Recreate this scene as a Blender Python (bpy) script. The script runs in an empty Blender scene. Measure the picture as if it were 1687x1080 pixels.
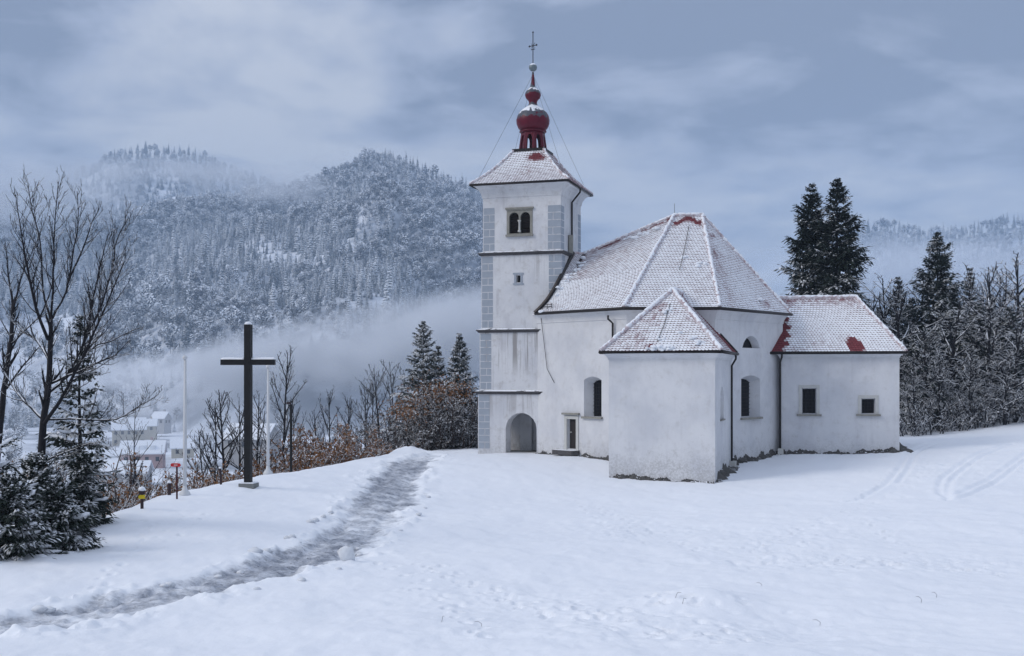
import bpy, math, random
import numpy as np
from mathutils import Vector, Matrix
from mathutils.geometry import tessellate_polygon

random.seed(7)
RNG = np.random.default_rng(11)
scene = bpy.context.scene
COL = scene.collection

# ------------------------------------------------------------------ camera
F, CX, HY, EYE = 1900.0, 843.5, 620.0, 5.1       # focal length and horizon in photo pixels, eye height
cam_data = bpy.data.cameras.new("camera")
cam = bpy.data.objects.new("camera", cam_data)
COL.objects.link(cam)
cam_data.sensor_width = 36.0
cam_data.lens = F / 1687.0 * 36.0
cam_data.shift_y = 80.0 / 1687.0
cam_data.clip_start, cam_data.clip_end = 0.1, 20000.0
cam.location = (0, 0, EYE)
cam.rotation_euler = (math.radians(90), 0, 0)
scene.camera = cam

# ------------------------------------------------------------------ sky, sun, exposure
SUN_EL, SUN_AZ = math.radians(33), math.radians(252)     # azimuth clockwise from +Y
world = bpy.data.worlds.new("World"); scene.world = world
world.use_nodes = True
_nt = world.node_tree; _nt.nodes.clear()
def _wn(t, **kw):
    n = _nt.nodes.new(t)
    for k, v in kw.items(): setattr(n, k, v)
    return n
w_out = _wn("ShaderNodeOutputWorld"); w_bg = _wn("ShaderNodeBackground")
w_bg.inputs["Strength"].default_value = 0.10
w_sky = _wn("ShaderNodeTexSky", sky_type="NISHITA", sun_disc=False, sun_elevation=SUN_EL, sun_rotation=SUN_AZ)
w_tc = _wn("ShaderNodeTexCoord"); w_sep = _wn("ShaderNodeSeparateXYZ")
_nt.links.new(w_tc.outputs["Generated"], w_sep.inputs[0])
def _wm(op, a, b=None, clamp=False):
    n = _wn("ShaderNodeMath", operation=op, use_clamp=clamp)
    for i, v in enumerate((a, b)):
        if v is None: continue
        if isinstance(v, (int, float)): n.inputs[i].default_value = v
        else: _nt.links.new(v, n.inputs[i])
    return n.outputs[0]
_zc = _wm("MAXIMUM", w_sep.outputs[2], 0.0)
_den = _wm("ADD", _zc, 0.16)
_cx = _wm("DIVIDE", w_sep.outputs[0], _den); _cy = _wm("DIVIDE", w_sep.outputs[1], _den)
w_cmb = _wn("ShaderNodeCombineXYZ")
_nt.links.new(_cx, w_cmb.inputs[0]); _nt.links.new(_cy, w_cmb.inputs[1])
def _wnoise(scale, detail, rough, dist, off, stretch=1.0):
    mp = _wn("ShaderNodeMapping"); mp.inputs["Location"].default_value = off
    mp.inputs["Scale"].default_value = (-1.0, stretch, 1.0)
    _nt.links.new(w_cmb.outputs[0], mp.inputs["Vector"])
    n = _wn("ShaderNodeTexNoise")
    n.inputs["Scale"].default_value = scale; n.inputs["Detail"].default_value = detail
    n.inputs["Roughness"].default_value = rough; n.inputs["Distortion"].default_value = dist
    _nt.links.new(mp.outputs[0], n.inputs["Vector"])
    return n.outputs["Fac"]
_n1 = _wnoise(0.95, 7, 0.56, 0.5, (3.3, 1.7, 0.0), 1.0)
_n2 = _wnoise(2.9, 6, 0.55, 0.4, (8.1, 4.2, 0.0), 1.0)
_nn = _wm("ADD", _wm("MULTIPLY", _n1, 0.68), _wm("MULTIPLY", _n2, 0.32))
w_ramp = _wn("ShaderNodeValToRGB")
e = w_ramp.color_ramp.elements
e[0].position, e[0].color = 0.425, (1.64, 1.98, 2.74, 1)
e[1].position, e[1].color = 0.575, (4.40, 4.66, 5.25, 1)
m = w_ramp.color_ramp.elements.new(0.49); m.color = (2.90, 3.30, 4.25, 1)
_nt.links.new(_nn, w_ramp.inputs[0])
# overcast luminance: brighter towards the zenith all the way round
_grad = _wm("ADD", _wm("MULTIPLY", _zc, 1.35), 0.86)
w_mul = _wn("ShaderNodeVectorMath", operation="SCALE")
_nt.links.new(w_ramp.outputs["Color"], w_mul.inputs[0]); _nt.links.new(_grad, w_mul.inputs["Scale"])
w_mix = _wn("ShaderNodeMix", data_type="RGBA"); w_mix.inputs["Factor"].default_value = 0.92
_nt.links.new(w_sky.outputs[0], w_mix.inputs[6]); _nt.links.new(w_mul.outputs[0], w_mix.inputs[7])
_nt.links.new(w_mix.outputs[2], w_bg.inputs["Color"]); _nt.links.new(w_bg.outputs[0], w_out.inputs[0])

sun_d = bpy.data.lights.new("sun", "SUN")
sun_d.energy, sun_d.angle, sun_d.color = 1.2, math.radians(22), (1.0, 0.94, 0.88)
sun = bpy.data.objects.new("sun", sun_d); COL.objects.link(sun)
_sd = Vector((math.sin(SUN_AZ) * math.cos(SUN_EL), math.cos(SUN_AZ) * math.cos(SUN_EL), math.sin(SUN_EL)))
sun.rotation_euler = (-_sd).to_track_quat("-Z", "Y").to_euler()
sun.location = _sd * 100

vs = scene.view_settings
vs.view_transform, vs.look, vs.exposure, vs.gamma = "Standard", "None", 0.17, 1.0
vs.use_curve_mapping = False
scene.cycles.use_denoising = True
scene.cycles.max_bounces = 6
scene.cycles.diffuse_bounces = 3
scene.cycles.volume_bounces = 2
scene.cycles.transparent_max_bounces = 16
scene.cycles.volume_step_rate = 1.0

# ------------------------------------------------------------------ helpers
def P(px, py, d):
    """a point of the place: where the photo's pixel lies at depth d (metres)"""
    return Vector(((px - CX) / F * d, d, EYE - (py - HY) / F * d))

class MB:
    def __init__(self): self.v, self.f, self.m, self.a = [], [], [], []
    def add(self, vs_, fs_, mat=0, attr=0.0):
        o = len(self.v); self.v.extend([tuple(p) for p in vs_])
        for f in fs_:
            self.f.append([i + o for i in f]); self.m.append(mat); self.a.append(attr)
    def box(self, c, s, rz=0.0, mat=0, R=None):
        M = R if R is not None else Matrix.Rotation(rz, 3, "Z")
        c = Vector(c); vs_ = []
        for dz in (-.5, .5):
            for dy in (-.5, .5):
                for dx in (-.5, .5):
                    vs_.append(c + M @ Vector((dx * s[0], dy * s[1], dz * s[2])))
        self.add(vs_, [(0, 2, 3, 1), (4, 5, 7, 6), (0, 1, 5, 4), (2, 6, 7, 3), (0, 4, 6, 2), (1, 3, 7, 5)], mat)
    def tube(self, pts, rad, n=6, cap=True, mat=0, attr=0.0):
        pts = [Vector(p) for p in pts]
        if isinstance(rad, (int, float)): rad = [rad] * len(pts)
        vs_ = []; prev = None
        for i, p in enumerate(pts):
            t = (pts[min(i + 1, len(pts) - 1)] - pts[max(i - 1, 0)])
            t = t.normalized() if t.length > 1e-9 else Vector((0, 0, 1))
            if prev is None:
                a = Vector((0, 0, 1)) if abs(t.z) < .9 else Vector((1, 0, 0))
                x = t.cross(a).normalized()
            else:
                x = (prev - t * prev.dot(t))
                x = x.normalized() if x.length > 1e-6 else t.orthogonal().normalized()
            prev = x; y = t.cross(x)
            for k in range(n):
                an = 2 * math.pi * k / n
                vs_.append(p + (x * math.cos(an) + y * math.sin(an)) * rad[i])
        fs_ = []
        for i in range(len(pts) - 1):
            for k in range(n):
                k2 = (k + 1) % n
                fs_.append((i * n + k, i * n + k2, (i + 1) * n + k2, (i + 1) * n + k))
        if cap:
            fs_.append(tuple(range(n))[::-1]); fs_.append(tuple((len(pts) - 1) * n + k for k in range(n)))
        self.add(vs_, fs_, mat, attr)
    def lathe(self, c, prof, n=24, mat=0, cap=True):
        c = Vector(c); vs_ = []
        for r, z in prof:
            for k in range(n):
                an = 2 * math.pi * k / n
                vs_.append(c + Vector((r * math.cos(an), r * math.sin(an), z)))
        fs_ = []
        for i in range(len(prof) - 1):
            for k in range(n):
                k2 = (k + 1) % n
                fs_.append((i * n + k, i * n + k2, (i + 1) * n + k2, (i + 1) * n + k))
        if cap:
            fs_.append(tuple(range(n))[::-1]); fs_.append(tuple((len(prof) - 1) * n + k for k in range(n)))
        self.add(vs_, fs_, mat)
    def prism(self, poly, z0, z1, mat=0):
        n = len(poly)
        vs_ = [(p[0], p[1], z0) for p in poly] + [(p[0], p[1], z1) for p in poly]
        fs_ = [(i, (i + 1) % n, n + (i + 1) % n, n + i) for i in range(n)]
        fs_ += [tuple(range(n))[::-1], tuple(range(n, 2 * n))]
        self.add(vs_, fs_, mat)
    def build(self, name, mats, parent=None, smooth=False, attr=None, origin=None):
        me = bpy.data.meshes.new(name)
        v = self.v
        if origin is not None:
            o_ = Vector(origin); v = [(p[0] - o_.x, p[1] - o_.y, p[2] - o_.z) for p in v]
        me.from_pydata(v, [], self.f)
        if not isinstance(mats, (list, tuple)): mats = [mats]
        for m_ in mats: me.materials.append(m_)
        if len(mats) > 1: me.polygons.foreach_set("material_index", self.m)
        if smooth: me.polygons.foreach_set("use_smooth", [True] * len(me.polygons))
        if attr:
            at = me.attributes.new(attr, "FLOAT", "FACE"); at.data.foreach_set("value", self.a)
        me.update()
        o = bpy.data.objects.new(name, me); COL.objects.link(o)
        if origin is not None: o.location = origin
        if parent is not None: attach(o, parent)
        return o

def wmat(o):
    if o.parent is None: return o.matrix_basis.copy()
    return wmat(o.parent) @ o.matrix_parent_inverse @ o.matrix_basis
def attach(o, parent):
    """parent without moving the mesh"""
    o.parent = parent
    o.matrix_parent_inverse = wmat(parent).inverted()
    return o

def np_mesh(name, verts, faces, mat, parent=None, smooth=True, attrs=None, face_mat=None):
    """faces: (n,3) or (n,4) int array"""
    me = bpy.data.meshes.new(name)
    verts = np.asarray(verts, dtype=np.float32); faces = np.asarray(faces, dtype=np.int32)
    k = faces.shape[1]; n = len(faces)
    me.vertices.add(len(verts)); me.vertices.foreach_set("co", verts.ravel())
    me.loops.add(n * k); me.loops.foreach_set("vertex_index", faces.ravel())
    me.polygons.add(n); me.polygons.foreach_set("loop_start", np.arange(0, n * k, k, dtype=np.int32))
    me.polygons.foreach_set("loop_total", np.full(n, k, dtype=np.int32))
    me.polygons.foreach_set("use_smooth", np.full(n, smooth, dtype=bool))
    for m_ in (mat if isinstance(mat, (list, tuple)) else [mat]): me.materials.append(m_)
    if face_mat is not None: me.polygons.foreach_set("material_index", np.asarray(face_mat, dtype=np.int32))
    for an, dom, arr in (attrs or ()):
        at = me.attributes.new(an, "FLOAT", dom); at.data.foreach_set("value", np.asarray(arr, dtype=np.float32))
    me.update(calc_edges=True)
    o = bpy.data.objects.new(name, me); COL.objects.link(o)
    if parent is not None: attach(o, parent)
    return o

def tag(o, label=None, cat=None, group=None, kind=None):
    if label: o["label"] = label
    if cat: o["category"] = cat
    if group: o["group"] = group
    if kind: o["kind"] = kind
    return o
def empty(name, loc):
    o = bpy.data.objects.new(name, None); COL.objects.link(o)
    o.location = loc; o.empty_display_size = 0.3
    return o
def copy_tree(o, parent=None):
    c = o.copy(); COL.objects.link(c); c.parent = parent
    for k in ("label", "category", "group"):
        if parent is not None and k in c: del c[k]
    for ch in o.children: copy_tree(ch, c)
    return c

# value noise (numpy)
_PERM = RNG.random((256, 256))
def vnoise(x, y):
    x = np.asarray(x, float); y = np.asarray(y, float)
    xi = np.floor(x).astype(int); yi = np.floor(y).astype(int)
    xf = x - xi; yf = y - yi
    u = xf * xf * (3 - 2 * xf); v = yf * yf * (3 - 2 * yf)
    a = _PERM[xi & 255, yi & 255]; b = _PERM[(xi + 1) & 255, yi & 255]
    c = _PERM[xi & 255, (yi + 1) & 255]; d = _PERM[(xi + 1) & 255, (yi + 1) & 255]
    return (a * (1 - u) + b * u) * (1 - v) + (c * (1 - u) + d * u) * v
def fbm(x, y, oct=4, lac=2.1, gain=0.5):
    s = 0; a = 1; t = 0
    for i in range(oct):
        s = s + a * vnoise(x + 17.3 * i, y - 9.1 * i); t += a; a *= gain
        x = np.asarray(x) * lac; y = np.asarray(y) * lac
    return s / t
def sstep(a, b, x):
    t = np.clip((np.asarray(x, float) - a) / (b - a), 0, 1); return t * t * (3 - 2 * t)

# ------------------------------------------------------------------ materials
class NT:
    def __init__(self, name):
        self.mat = bpy.data.materials.new(name); self.mat.use_nodes = True
        self.nt = self.mat.node_tree; self.nt.nodes.clear()
        self.out = self.nt.nodes.new("ShaderNodeOutputMaterial")
        self.bsdf = self.nt.nodes.new("ShaderNodeBsdfPrincipled")
        self.nt.links.new(self.bsdf.outputs[0], self.out.inputs[0])
        self.bsdf.inputs["Specular IOR Level"].default_value = 0.25
        self.tc = self.nt.nodes.new("ShaderNodeTexCoord")
    def n(self, t, **kw):
        x = self.nt.nodes.new(t)
        for k, v in kw.items(): setattr(x, k, v)
        return x
    def link(self, a, b): self.nt.links.new(a, b)
    def put(self, sock, v):
        if hasattr(v, "links") or hasattr(v, "is_linked"): self.link(v, sock)
        elif isinstance(v, (tuple, list)) and len(v) == 3 and sock.type == "RGBA": sock.default_value = (*v, 1)
        else: sock.default_value = v
    def math(self, op, a, b=0.0, clamp=False):
        x = self.n("ShaderNodeMath", operation=op, use_clamp=clamp)
        self.put(x.inputs[0], a); self.put(x.inputs[1], b); return x.outputs[0]
    def ss(self, v, a, b):
        x = self.n("ShaderNodeMapRange", interpolation_type="SMOOTHSTEP")
        self.put(x.inputs["Value"], v); x.inputs["From Min"].default_value = a; x.inputs["From Max"].default_value = b
        return x.outputs[0]
    def mix(self, fac, a, b):
        x = self.n("ShaderNodeMix", data_type="RGBA")
        self.put(x.inputs["Factor"], fac); self.put(x.inputs[6], a); self.put(x.inputs[7], b); return x.outputs[2]
    def noise(self, scale, detail=4, rough=0.55, coord=None, sc=None, dist=0.0):
        vec = coord or self.tc.outputs["Object"]
        if sc is not None:
            mp = self.n("ShaderNodeMapping"); mp.inputs["Scale"].default_value = sc
            self.link(vec, mp.inputs["Vector"]); vec = mp.outputs[0]
        x = self.n("ShaderNodeTexNoise"); x.inputs["Scale"].default_value = scale
        x.inputs["Detail"].default_value = detail; x.inputs["Roughness"].default_value = rough
        x.inputs["Distortion"].default_value = dist
        self.link(vec, x.inputs["Vector"]); return x.outputs["Fac"]
    def bump(self, h, strength=0.4, dist=0.02):
        b = self.n("ShaderNodeBump"); b.inputs["Strength"].default_value = strength
        b.inputs["Distance"].default_value = dist
        self.link(h, b.inputs["Height"]); self.link(b.outputs[0], self.bsdf.inputs["Normal"])
    def color(self, c): self.put(self.bsdf.inputs["Base Color"], c)
    def rough(self, r): self.put(self.bsdf.inputs["Roughness"], r)
    def attr(self, name):
        a = self.n("ShaderNodeAttribute", attribute_name=name); return a.outputs["Fac"]
    def normal_z(self):
        g = self.n("ShaderNodeNewGeometry"); s = self.n("ShaderNodeSeparateXYZ")
        self.link(g.outputs["Normal"], s.inputs[0]); return s.outputs[2]
    def pos(self):
        g = self.n("ShaderNodeNewGeometry"); return g.outputs["Position"]

SNOW = (0.84, 0.87, 0.91)
def plain(name, c1, c2=None, scale=3.0, rough=0.7, bump=0.3, bscale=30.0, metallic=0.0, snow=None):
    """two-tone noise material; snow=(threshold, softness): snow lying on faces that look up"""
    k = NT(name)
    col = k.mix(k.noise(scale, 5), c1, c2 or tuple(x * 0.75 for x in c1))
    if snow:
        z = k.math("ADD", k.normal_z(), k.math("MULTIPLY", k.math("SUBTRACT", k.noise(snow[2], 3), 0.5), snow[3]))
        f = k.ss(z, snow[0], snow[1]); col = k.mix(f, col, SNOW)
    k.color(col); k.rough(rough); k.bsdf.inputs["Metallic"].default_value = metallic
    if bump: k.bump(k.noise(bscale, 4), bump, 0.01)
    return k.mat
# ================================================================== the ground
# control points read from the photo: pixel and estimated depth
_CP = [(843,1080,19),(0,1080,20),(1687,1080,18),(843,950,30),(843,870,43),(843,800,60),(900,770,66),
 (787,748,76),(885,747,74.8),(950,747,72.1),(1003,757,70.1),(1090,830,56),(1178,797,62.7),(1003,788,64.5),(1090,900,40),
 (1300,790,62),(1290,748,74.6),(1485,743,73.1),(1205,772,69.5),(1400,850,45),(1400,950,29.5),
 (1687,900,36),(1687,800,55),(1687,730,75),(1687,697,90),(1500,718,88),(1590,710,89),
 (0,935,29),(130,880,35),(240,836,42),(305,816,46),(408,800,49.5),(480,775,55),(600,757,66),(690,744,78),(740,742,84),
 (620,800,58),(600,850,46),(400,950,29),(500,900,37),(200,1000,25),(300,870,37),(450,830,45),(1090,1000,25),(300,1080,20)]
_cw = [tuple(P(*c)) for c in _CP] + [(0,0,3.45),(-15,-5,3.0),(15,-5,3.7),(0,8,2.2),(-10,9,1.9),(10,9,2.4),
      (0,100,-0.5),(25,105,1.0),(60,90,3.0),(60,40,1.2),(40,10,2.5),(45,120,2.0),(10,82,0.0),(20,84,0.3)]
_cw = np.array(_cw)
def _tps_fit(X, z, lam=0.4):
    n = len(X); r = np.linalg.norm(X[:, None] - X[None], axis=2)
    K = np.where(r > 0, r * r * np.log(r + 1e-12), 0) + lam * np.eye(n)
    Pm = np.c_[np.ones(n), X]
    A = np.zeros((n + 3, n + 3)); A[:n, :n] = K; A[:n, n:] = Pm; A[n:, :n] = Pm.T
    return np.linalg.solve(A, np.r_[z, 0, 0, 0])
_TX = _cw[:, :2] / 10.0
_TW = _tps_fit(_TX, _cw[:, 2])
def tps(x, y):
    x = np.asarray(x, float); y = np.asarray(y, float); sh = x.shape
    q = np.c_[x.ravel(), y.ravel()] / 10.0; out = np.empty(len(q))
    for i in range(0, len(q), 20000):
        p = q[i:i + 20000]; r2 = ((p[:, None] - _TX[None]) ** 2).sum(2)
        out[i:i + 20000] = (0.5 * r2 * np.log(r2 + 1e-12)) @ _TW[:-3] + np.c_[np.ones(len(p)), p] @ _TW[-3:]
    return out.reshape(sh)
# brow of the bank on the valley side: (x, y) polyline, everything to its left falls away
_BROW = np.array([(-15.5,-60),(-15.0,0),(-14.2,15)] + [tuple(P(*c))[:2] for c in
        [(-30,940,28.5),(130,878,35),(240,833,42),(305,813,46.5),(408,794,51),(480,773,56),(600,755,67),(690,742,79)]] +
        [(-4.5,90),(4,101),(18,108),(34,112),(60,116),(110,118),(200,116)])
def brow_dist(x, y):
    """signed distance to the brow, positive on the valley side"""
    x = np.asarray(x, float); y = np.asarray(y, float)
    best = np.full(x.shape, 1e9); sgn = np.zeros(x.shape)
    for a, b in zip(_BROW[:-1], _BROW[1:]):
        d = b - a; L2 = d @ d
        t = np.clip(((x - a[0]) * d[0] + (y - a[1]) * d[1]) / L2, 0, 1)
        ex = x - a[0] - t * d[0]; ey = y - a[1] - t * d[1]
        dd = np.hypot(ex, ey); cr = d[0] * (y - a[1]) - d[1] * (x - a[0])
        up = dd < best - 1e-9
        best = np.where(up, dd, best); sgn = np.where(up, np.sign(cr), sgn)
    return best * sgn
def _poly(points): return np.array([tuple(P(*c))[:2] for c in points])
# ---- the mountains beyond the valley, by bearing
_RIDGE = np.array([(-700,420),(-300,400),(-60,385),(60,372),(150,352),(230,338),(290,318),(340,322),(400,330),(470,322),(520,303),(560,286),
   (600,268),(640,263),(680,277),(720,296),(760,312),(800,335),(860,370),(940,430),(1050,520),(1200,570),(1400,580),(1700,570),(2400,560)], float)
def ridge_y(px): return np.interp(px, _RIDGE[:, 0], _RIDGE[:, 1])
def far_z(x, y):
    """height of the terrain away from the church hill"""
    x = np.asarray(x, float); y = np.asarray(y, float)
    d = np.hypot(x, y) + 1e-6
    px = CX + F * x / np.maximum(y, 1.0)
    floor = -31 + 5 * fbm(x / 90 + 40, y / 90 + 7, 3) - 0.004 * np.clip(x + 100, -200, 400) 
    rd = 1500.0 + 90 * np.sin(px / 170.0)
    top = EYE + (HY - ridge_y(px)) * rd / F
    base = 720.0 + 60 * np.sin(px / 130.0 + 1.0)
    t = np.clip((y - base) / (rd - base), 0, 1)
    prof = t ** 0.92
    gul = (fbm(x / 150 + 3, y / 190 + 5, 4) - 0.5) * 95 * np.sin(np.pi * np.clip(t, 0, 1)) ** 0.8
    z = floor + (top - floor) * prof + gul
    over = np.clip(y - rd, 0, 900)
    z = np.where(y > rd, top - over * 0.55, z)
    return z
def ground_z(x, y):
    """smooth height of everything, without the small relief"""
    x = np.asarray(x, float); y = np.asarray(y, float)
    b = brow_dist(x, y)
    zc = np.clip(tps(np.clip(x, -30, 75), np.clip(y, -20, 125)), -3, 6)
    k = np.maximum(b, 0)
    drop = 0.42 * k * sstep(0, 3.0, k) + 0.10 * k
    near = zc - drop
    fz = far_z(x, y)
    return np.where(b > 0, np.maximum(near, fz), near) if True else near

# ---- small relief: footprints, tyre ruts, the ploughed track
_ROAD = _poly([(-160,1075,21),(-60,1058,22.0),(60,1035,23.2),(180,1010,25),(300,980,27.2),(400,955,29.5),(470,930,32),(540,900,36),(585,868,41),
               (615,842,47),(635,815,53),(655,792,60),(680,772,67),(715,760,74)])
_ROADW = np.array([2.6,2.6,2.5,2.4,2.3,2.2,2.2,2.3,2.4,2.6,3.0,3.0,2.6,1.4]) / 2.25
def _along(poly, x, y):
    """(distance to polyline, fractional index, signed side)"""
    best = np.full(x.shape, 1e9); idx = np.zeros(x.shape); side = np.zeros(x.shape)
    for i, (a, b) in enumerate(zip(poly[:-1], poly[1:])):
        d = b - a; L2 = d @ d
        t = np.clip(((x - a[0]) * d[0] + (y - a[1]) * d[1]) / L2, 0, 1)
        dd = np.hypot(x - a[0] - t * d[0], y - a[1] - t * d[1])
        up = dd < best; best = np.where(up, dd, best); idx = np.where(up, i + t, idx)
        side = np.where(up, np.sign(d[0] * (y - a[1]) - d[1] * (x - a[0])), side)
    return best, idx, side
def _walk(points, step=0.62, gap=0.16, jit=0.05, seed=0):
    """left/right footprints along a pixel path"""
    r = random.Random(seed); pl = _poly(points); out = []; s = 0; k = 0
    seg = np.hypot(*(pl[1:] - pl[:-1]).T); cum = np.r_[0, np.cumsum(seg)]
    while s < cum[-1]:
        i = min(np.searchsorted(cum, s, side="right") - 1, len(seg) - 1); t = (s - cum[i]) / seg[i]
        q = pl[i] + (pl[i + 1] - pl[i]) * t; d = (pl[i + 1] - pl[i]) / seg[i]; nrm = np.array((-d[1], d[0]))
        sd = 1 if k % 2 else -1
        q = q + nrm * (sd * gap + r.gauss(0, jit)) + d * r.gauss(0, jit)
        out.append((q[0], q[1], math.atan2(d[1], d[0]), 0.15 * r.uniform(.7, 1.35), 0.085 * r.uniform(.7, 1.3), r.uniform(.05, .09)))
        s += step * r.uniform(.85, 1.15); k += 1
    return out
PRINTS = []
for _s, _pts in enumerate([
    [(700,925,33),(800,960,28.5),(900,1000,25),(1000,1030,22.8),(1120,1055,20.5),(1260,1070,19)],
    [(700,930,32.5),(830,975,27.3),(960,1025,23.2),(1060,1050,21),(1180,1062,20)],
    [(930,985,26.2),(1050,1035,22.4),(1200,1065,20)],
    [(960,825,56),(1000,860,47.5),(1030,880,43.5),(1050,905,39)],
    [(985,830,54),(1060,868,45),(1110,895,40),(1160,915,37)],
    [(1690,960,29),(1600,945,31),(1500,935,32),(1400,925,33.5),(1320,915,35),(1230,905,38),(1150,915,37)],
    [(1687,935,32),(1560,930,33),(1450,940,31.5),(1330,945,31)],
    [(1230,912,37),(1290,885,41),(1350,860,45.5),(1400,845,48),(1440,828,52)],
    [(1500,735,78),(1490,760,69),(1450,800,59),(1400,830,52)],
    [(1510,745,74),(1530,775,64),(1500,800,58),(1460,830,52)],
    [(1570,745,72),(1550,770,65),(1530,790,60)],
    [(250,860,38.5),(200,920,31),(150,975,27)],
    [(330,840,42),(280,880,36),(240,905,33)],
    [(1010,1010,24),(1060,1000,24.8),(1110,985,26)],[(1090,1015,23.7),(1150,1025,23),(1250,1060,20)],
    [(1240,905,38),(1300,898,39.5),(1360,915,36)],[(1410,850,46),(1450,880,41),(1500,905,37)],
    [(640,930,33),(690,960,29),(760,1010,24.5),(800,1060,20.6)]]):
    PRINTS += _walk(_pts, step=0.66, gap=0.14 if _s % 3 else 0.3, jit=0.05 + 0.05 * (_s % 2), seed=_s)
_r = random.Random(5)
for _k in range(260):     # trampled places
    cxp, cyp, dd = _r.choice([(1330,925,34),(1420,935,32.5),(1250,900,39),(1530,775,64),(1100,1000,25),(1060,880,43),(1560,935,32)])
    q = P(cxp + _r.gauss(0, 70), cyp, dd * (1 + _r.gauss(0, .035)))
    PRINTS.append((q.x, q.y, _r.uniform(0, 3.14), .15, .085, _r.uniform(.03, .07)))
RUTS = []     # tyre / sledge tracks on the right
for _pts in ([(1700,745,71),(1660,775,63),(1610,808,56),(1570,826,52.3),(1550,820,53.5),(1556,790,60),(1600,755,68),(1660,730,76)],
             [(1700,757,68),(1665,785,61),(1620,815,54.6),(1580,833,51),(1562,833,51),(1568,795,59),(1610,760,67),(1670,735,75)],
             [(1530,735,78),(1498,750,72.5),(1480,775,64.5),(1460,800,59),(1420,822,54),(1400,826,53)],
             [(1545,735,78),(1510,752,72),(1496,775,64.5),(1480,798,59)]):
    pl = _poly(_pts); dense = []
    tt = np.linspace(0, len(pl) - 1, 160)
    for t in tt:   # Catmull-Rom
        i = min(int(t), len(pl) - 2); u = t - i
        p0, p1, p2, p3 = pl[max(i - 1, 0)], pl[i], pl[i + 1], pl[min(i + 2, len(pl) - 1)]
        dense.append(0.5 * (2 * p1 + (p2 - p0) * u + (2 * p0 - 5 * p1 + 4 * p2 - p3) * u * u + (3 * p1 - p0 - 3 * p2 + p3) * u ** 3))
    RUTS.append(np.array(dense))

# one fan-shaped grid, finer near the camera
_rows = np.r_[np.linspace(-30, 12, 14), 12 * (128.0 / 12) ** np.linspace(0, 1, 510)[1:]]
_cols = np.r_[np.linspace(-1.6, -0.60, 24)[:-1], np.linspace(-0.60, 0.60, 620), np.linspace(0.60, 1.6, 24)[1:]]
_gy = np.repeat(_rows[:, None], len(_cols), 1)
_gx = _cols[None] * (np.abs(_gy) * 0.86 + 9.0)
_gb = brow_dist(_gx, _gy)
_gz = ground_z(_gx, _gy)
# gentle drifts and crust
_fade = np.clip(1.2 - _gy / 140, 0.2, 1)
_gz = _gz + (fbm(_gx / 3.1, _gy / 4.3, 4) - 0.5) * 0.32 * _fade + (fbm(_gx / 0.6 + 9, _gy / 0.9, 3) - 0.5) * 0.075
_gz += (fbm(_gx / 0.16 + 3, _gy / 0.3, 2) - 0.5) * 0.024
_zone = 0
for (_zx, _zy, _zd, _wx, _wy) in ((980,1040,22,3.2,3.0),(1180,1050,21.5,3.0,2.4),(820,985,26.5,3.0,3.0),(1330,925,34,5,3.0),(1560,935,32,4.5,2.5),(1060,875,44,5,5),(1300,880,42,5,4),(1560,780,64,5,7)):
    _zp = P(_zx, _zy, _zd); _zone = np.maximum(_zone, np.exp(-((_gx - _zp.x) / _wx) ** 2 - ((_gy - _zp.y) / _wy) ** 2))
_gz += _zone * ((fbm(_gx / 0.30 + 71, _gy / 0.42, 3) - 0.5) * 0.10 + (fbm(_gx / 0.12 + 7, _gy / 0.2, 2) - 0.5) * 0.05)
# a small hummock in the foreground
_hm = P(1150, 985, 25.5); _gz += 0.30 * np.exp(-(((_gx - _hm.x) / 1.1) ** 2 + ((_gy - _hm.y) / 1.3) ** 2))
def _local(x0, y0, r):
    return (np.abs(_gx - x0) < r) & (np.abs(_gy - y0) < r)
for (x0, y0, an, la, lb, dep) in PRINTS:
    i0, i1 = np.searchsorted(_rows, (y0 - .5, y0 + .5))
    sc_ = abs(y0) * 0.86 + 9.0
    j0, j1 = np.searchsorted(_cols, ((x0 - .5) / sc_, (x0 + .5) / sc_))
    if i1 <= i0 or j1 <= j0: continue
    sl = np.s_[i0:i1 + 1, max(j0 - 1, 0):j1 + 1]
    dx, dy = _gx[sl] - x0, _gy[sl] - y0
    a = dx * math.cos(an) + dy * math.sin(an); b = -dx * math.sin(an) + dy * math.cos(an)
    q = (a / la) ** 2 + (b / lb) ** 2
    _gz[sl] += -dep * 1.15 * np.exp(-q ** 1.6) + dep * 0.3 * np.exp(-((np.sqrt(q) - 1.55) / .45) ** 2)
for dense in RUTS:
    m_ = (_gx > dense[:, 0].min() - 1) & (_gx < dense[:, 0].max() + 1) & (_gy > dense[:, 1].min() - 1) & (_gy < dense[:, 1].max() + 1)
    dd, _, _ = _along(dense, _gx[m_], _gy[m_])
    _gz[m_] += -0.11 * np.exp(-(dd / .13) ** 2) + 0.03 * np.exp(-((dd - .33) / .14) ** 2)
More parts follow.
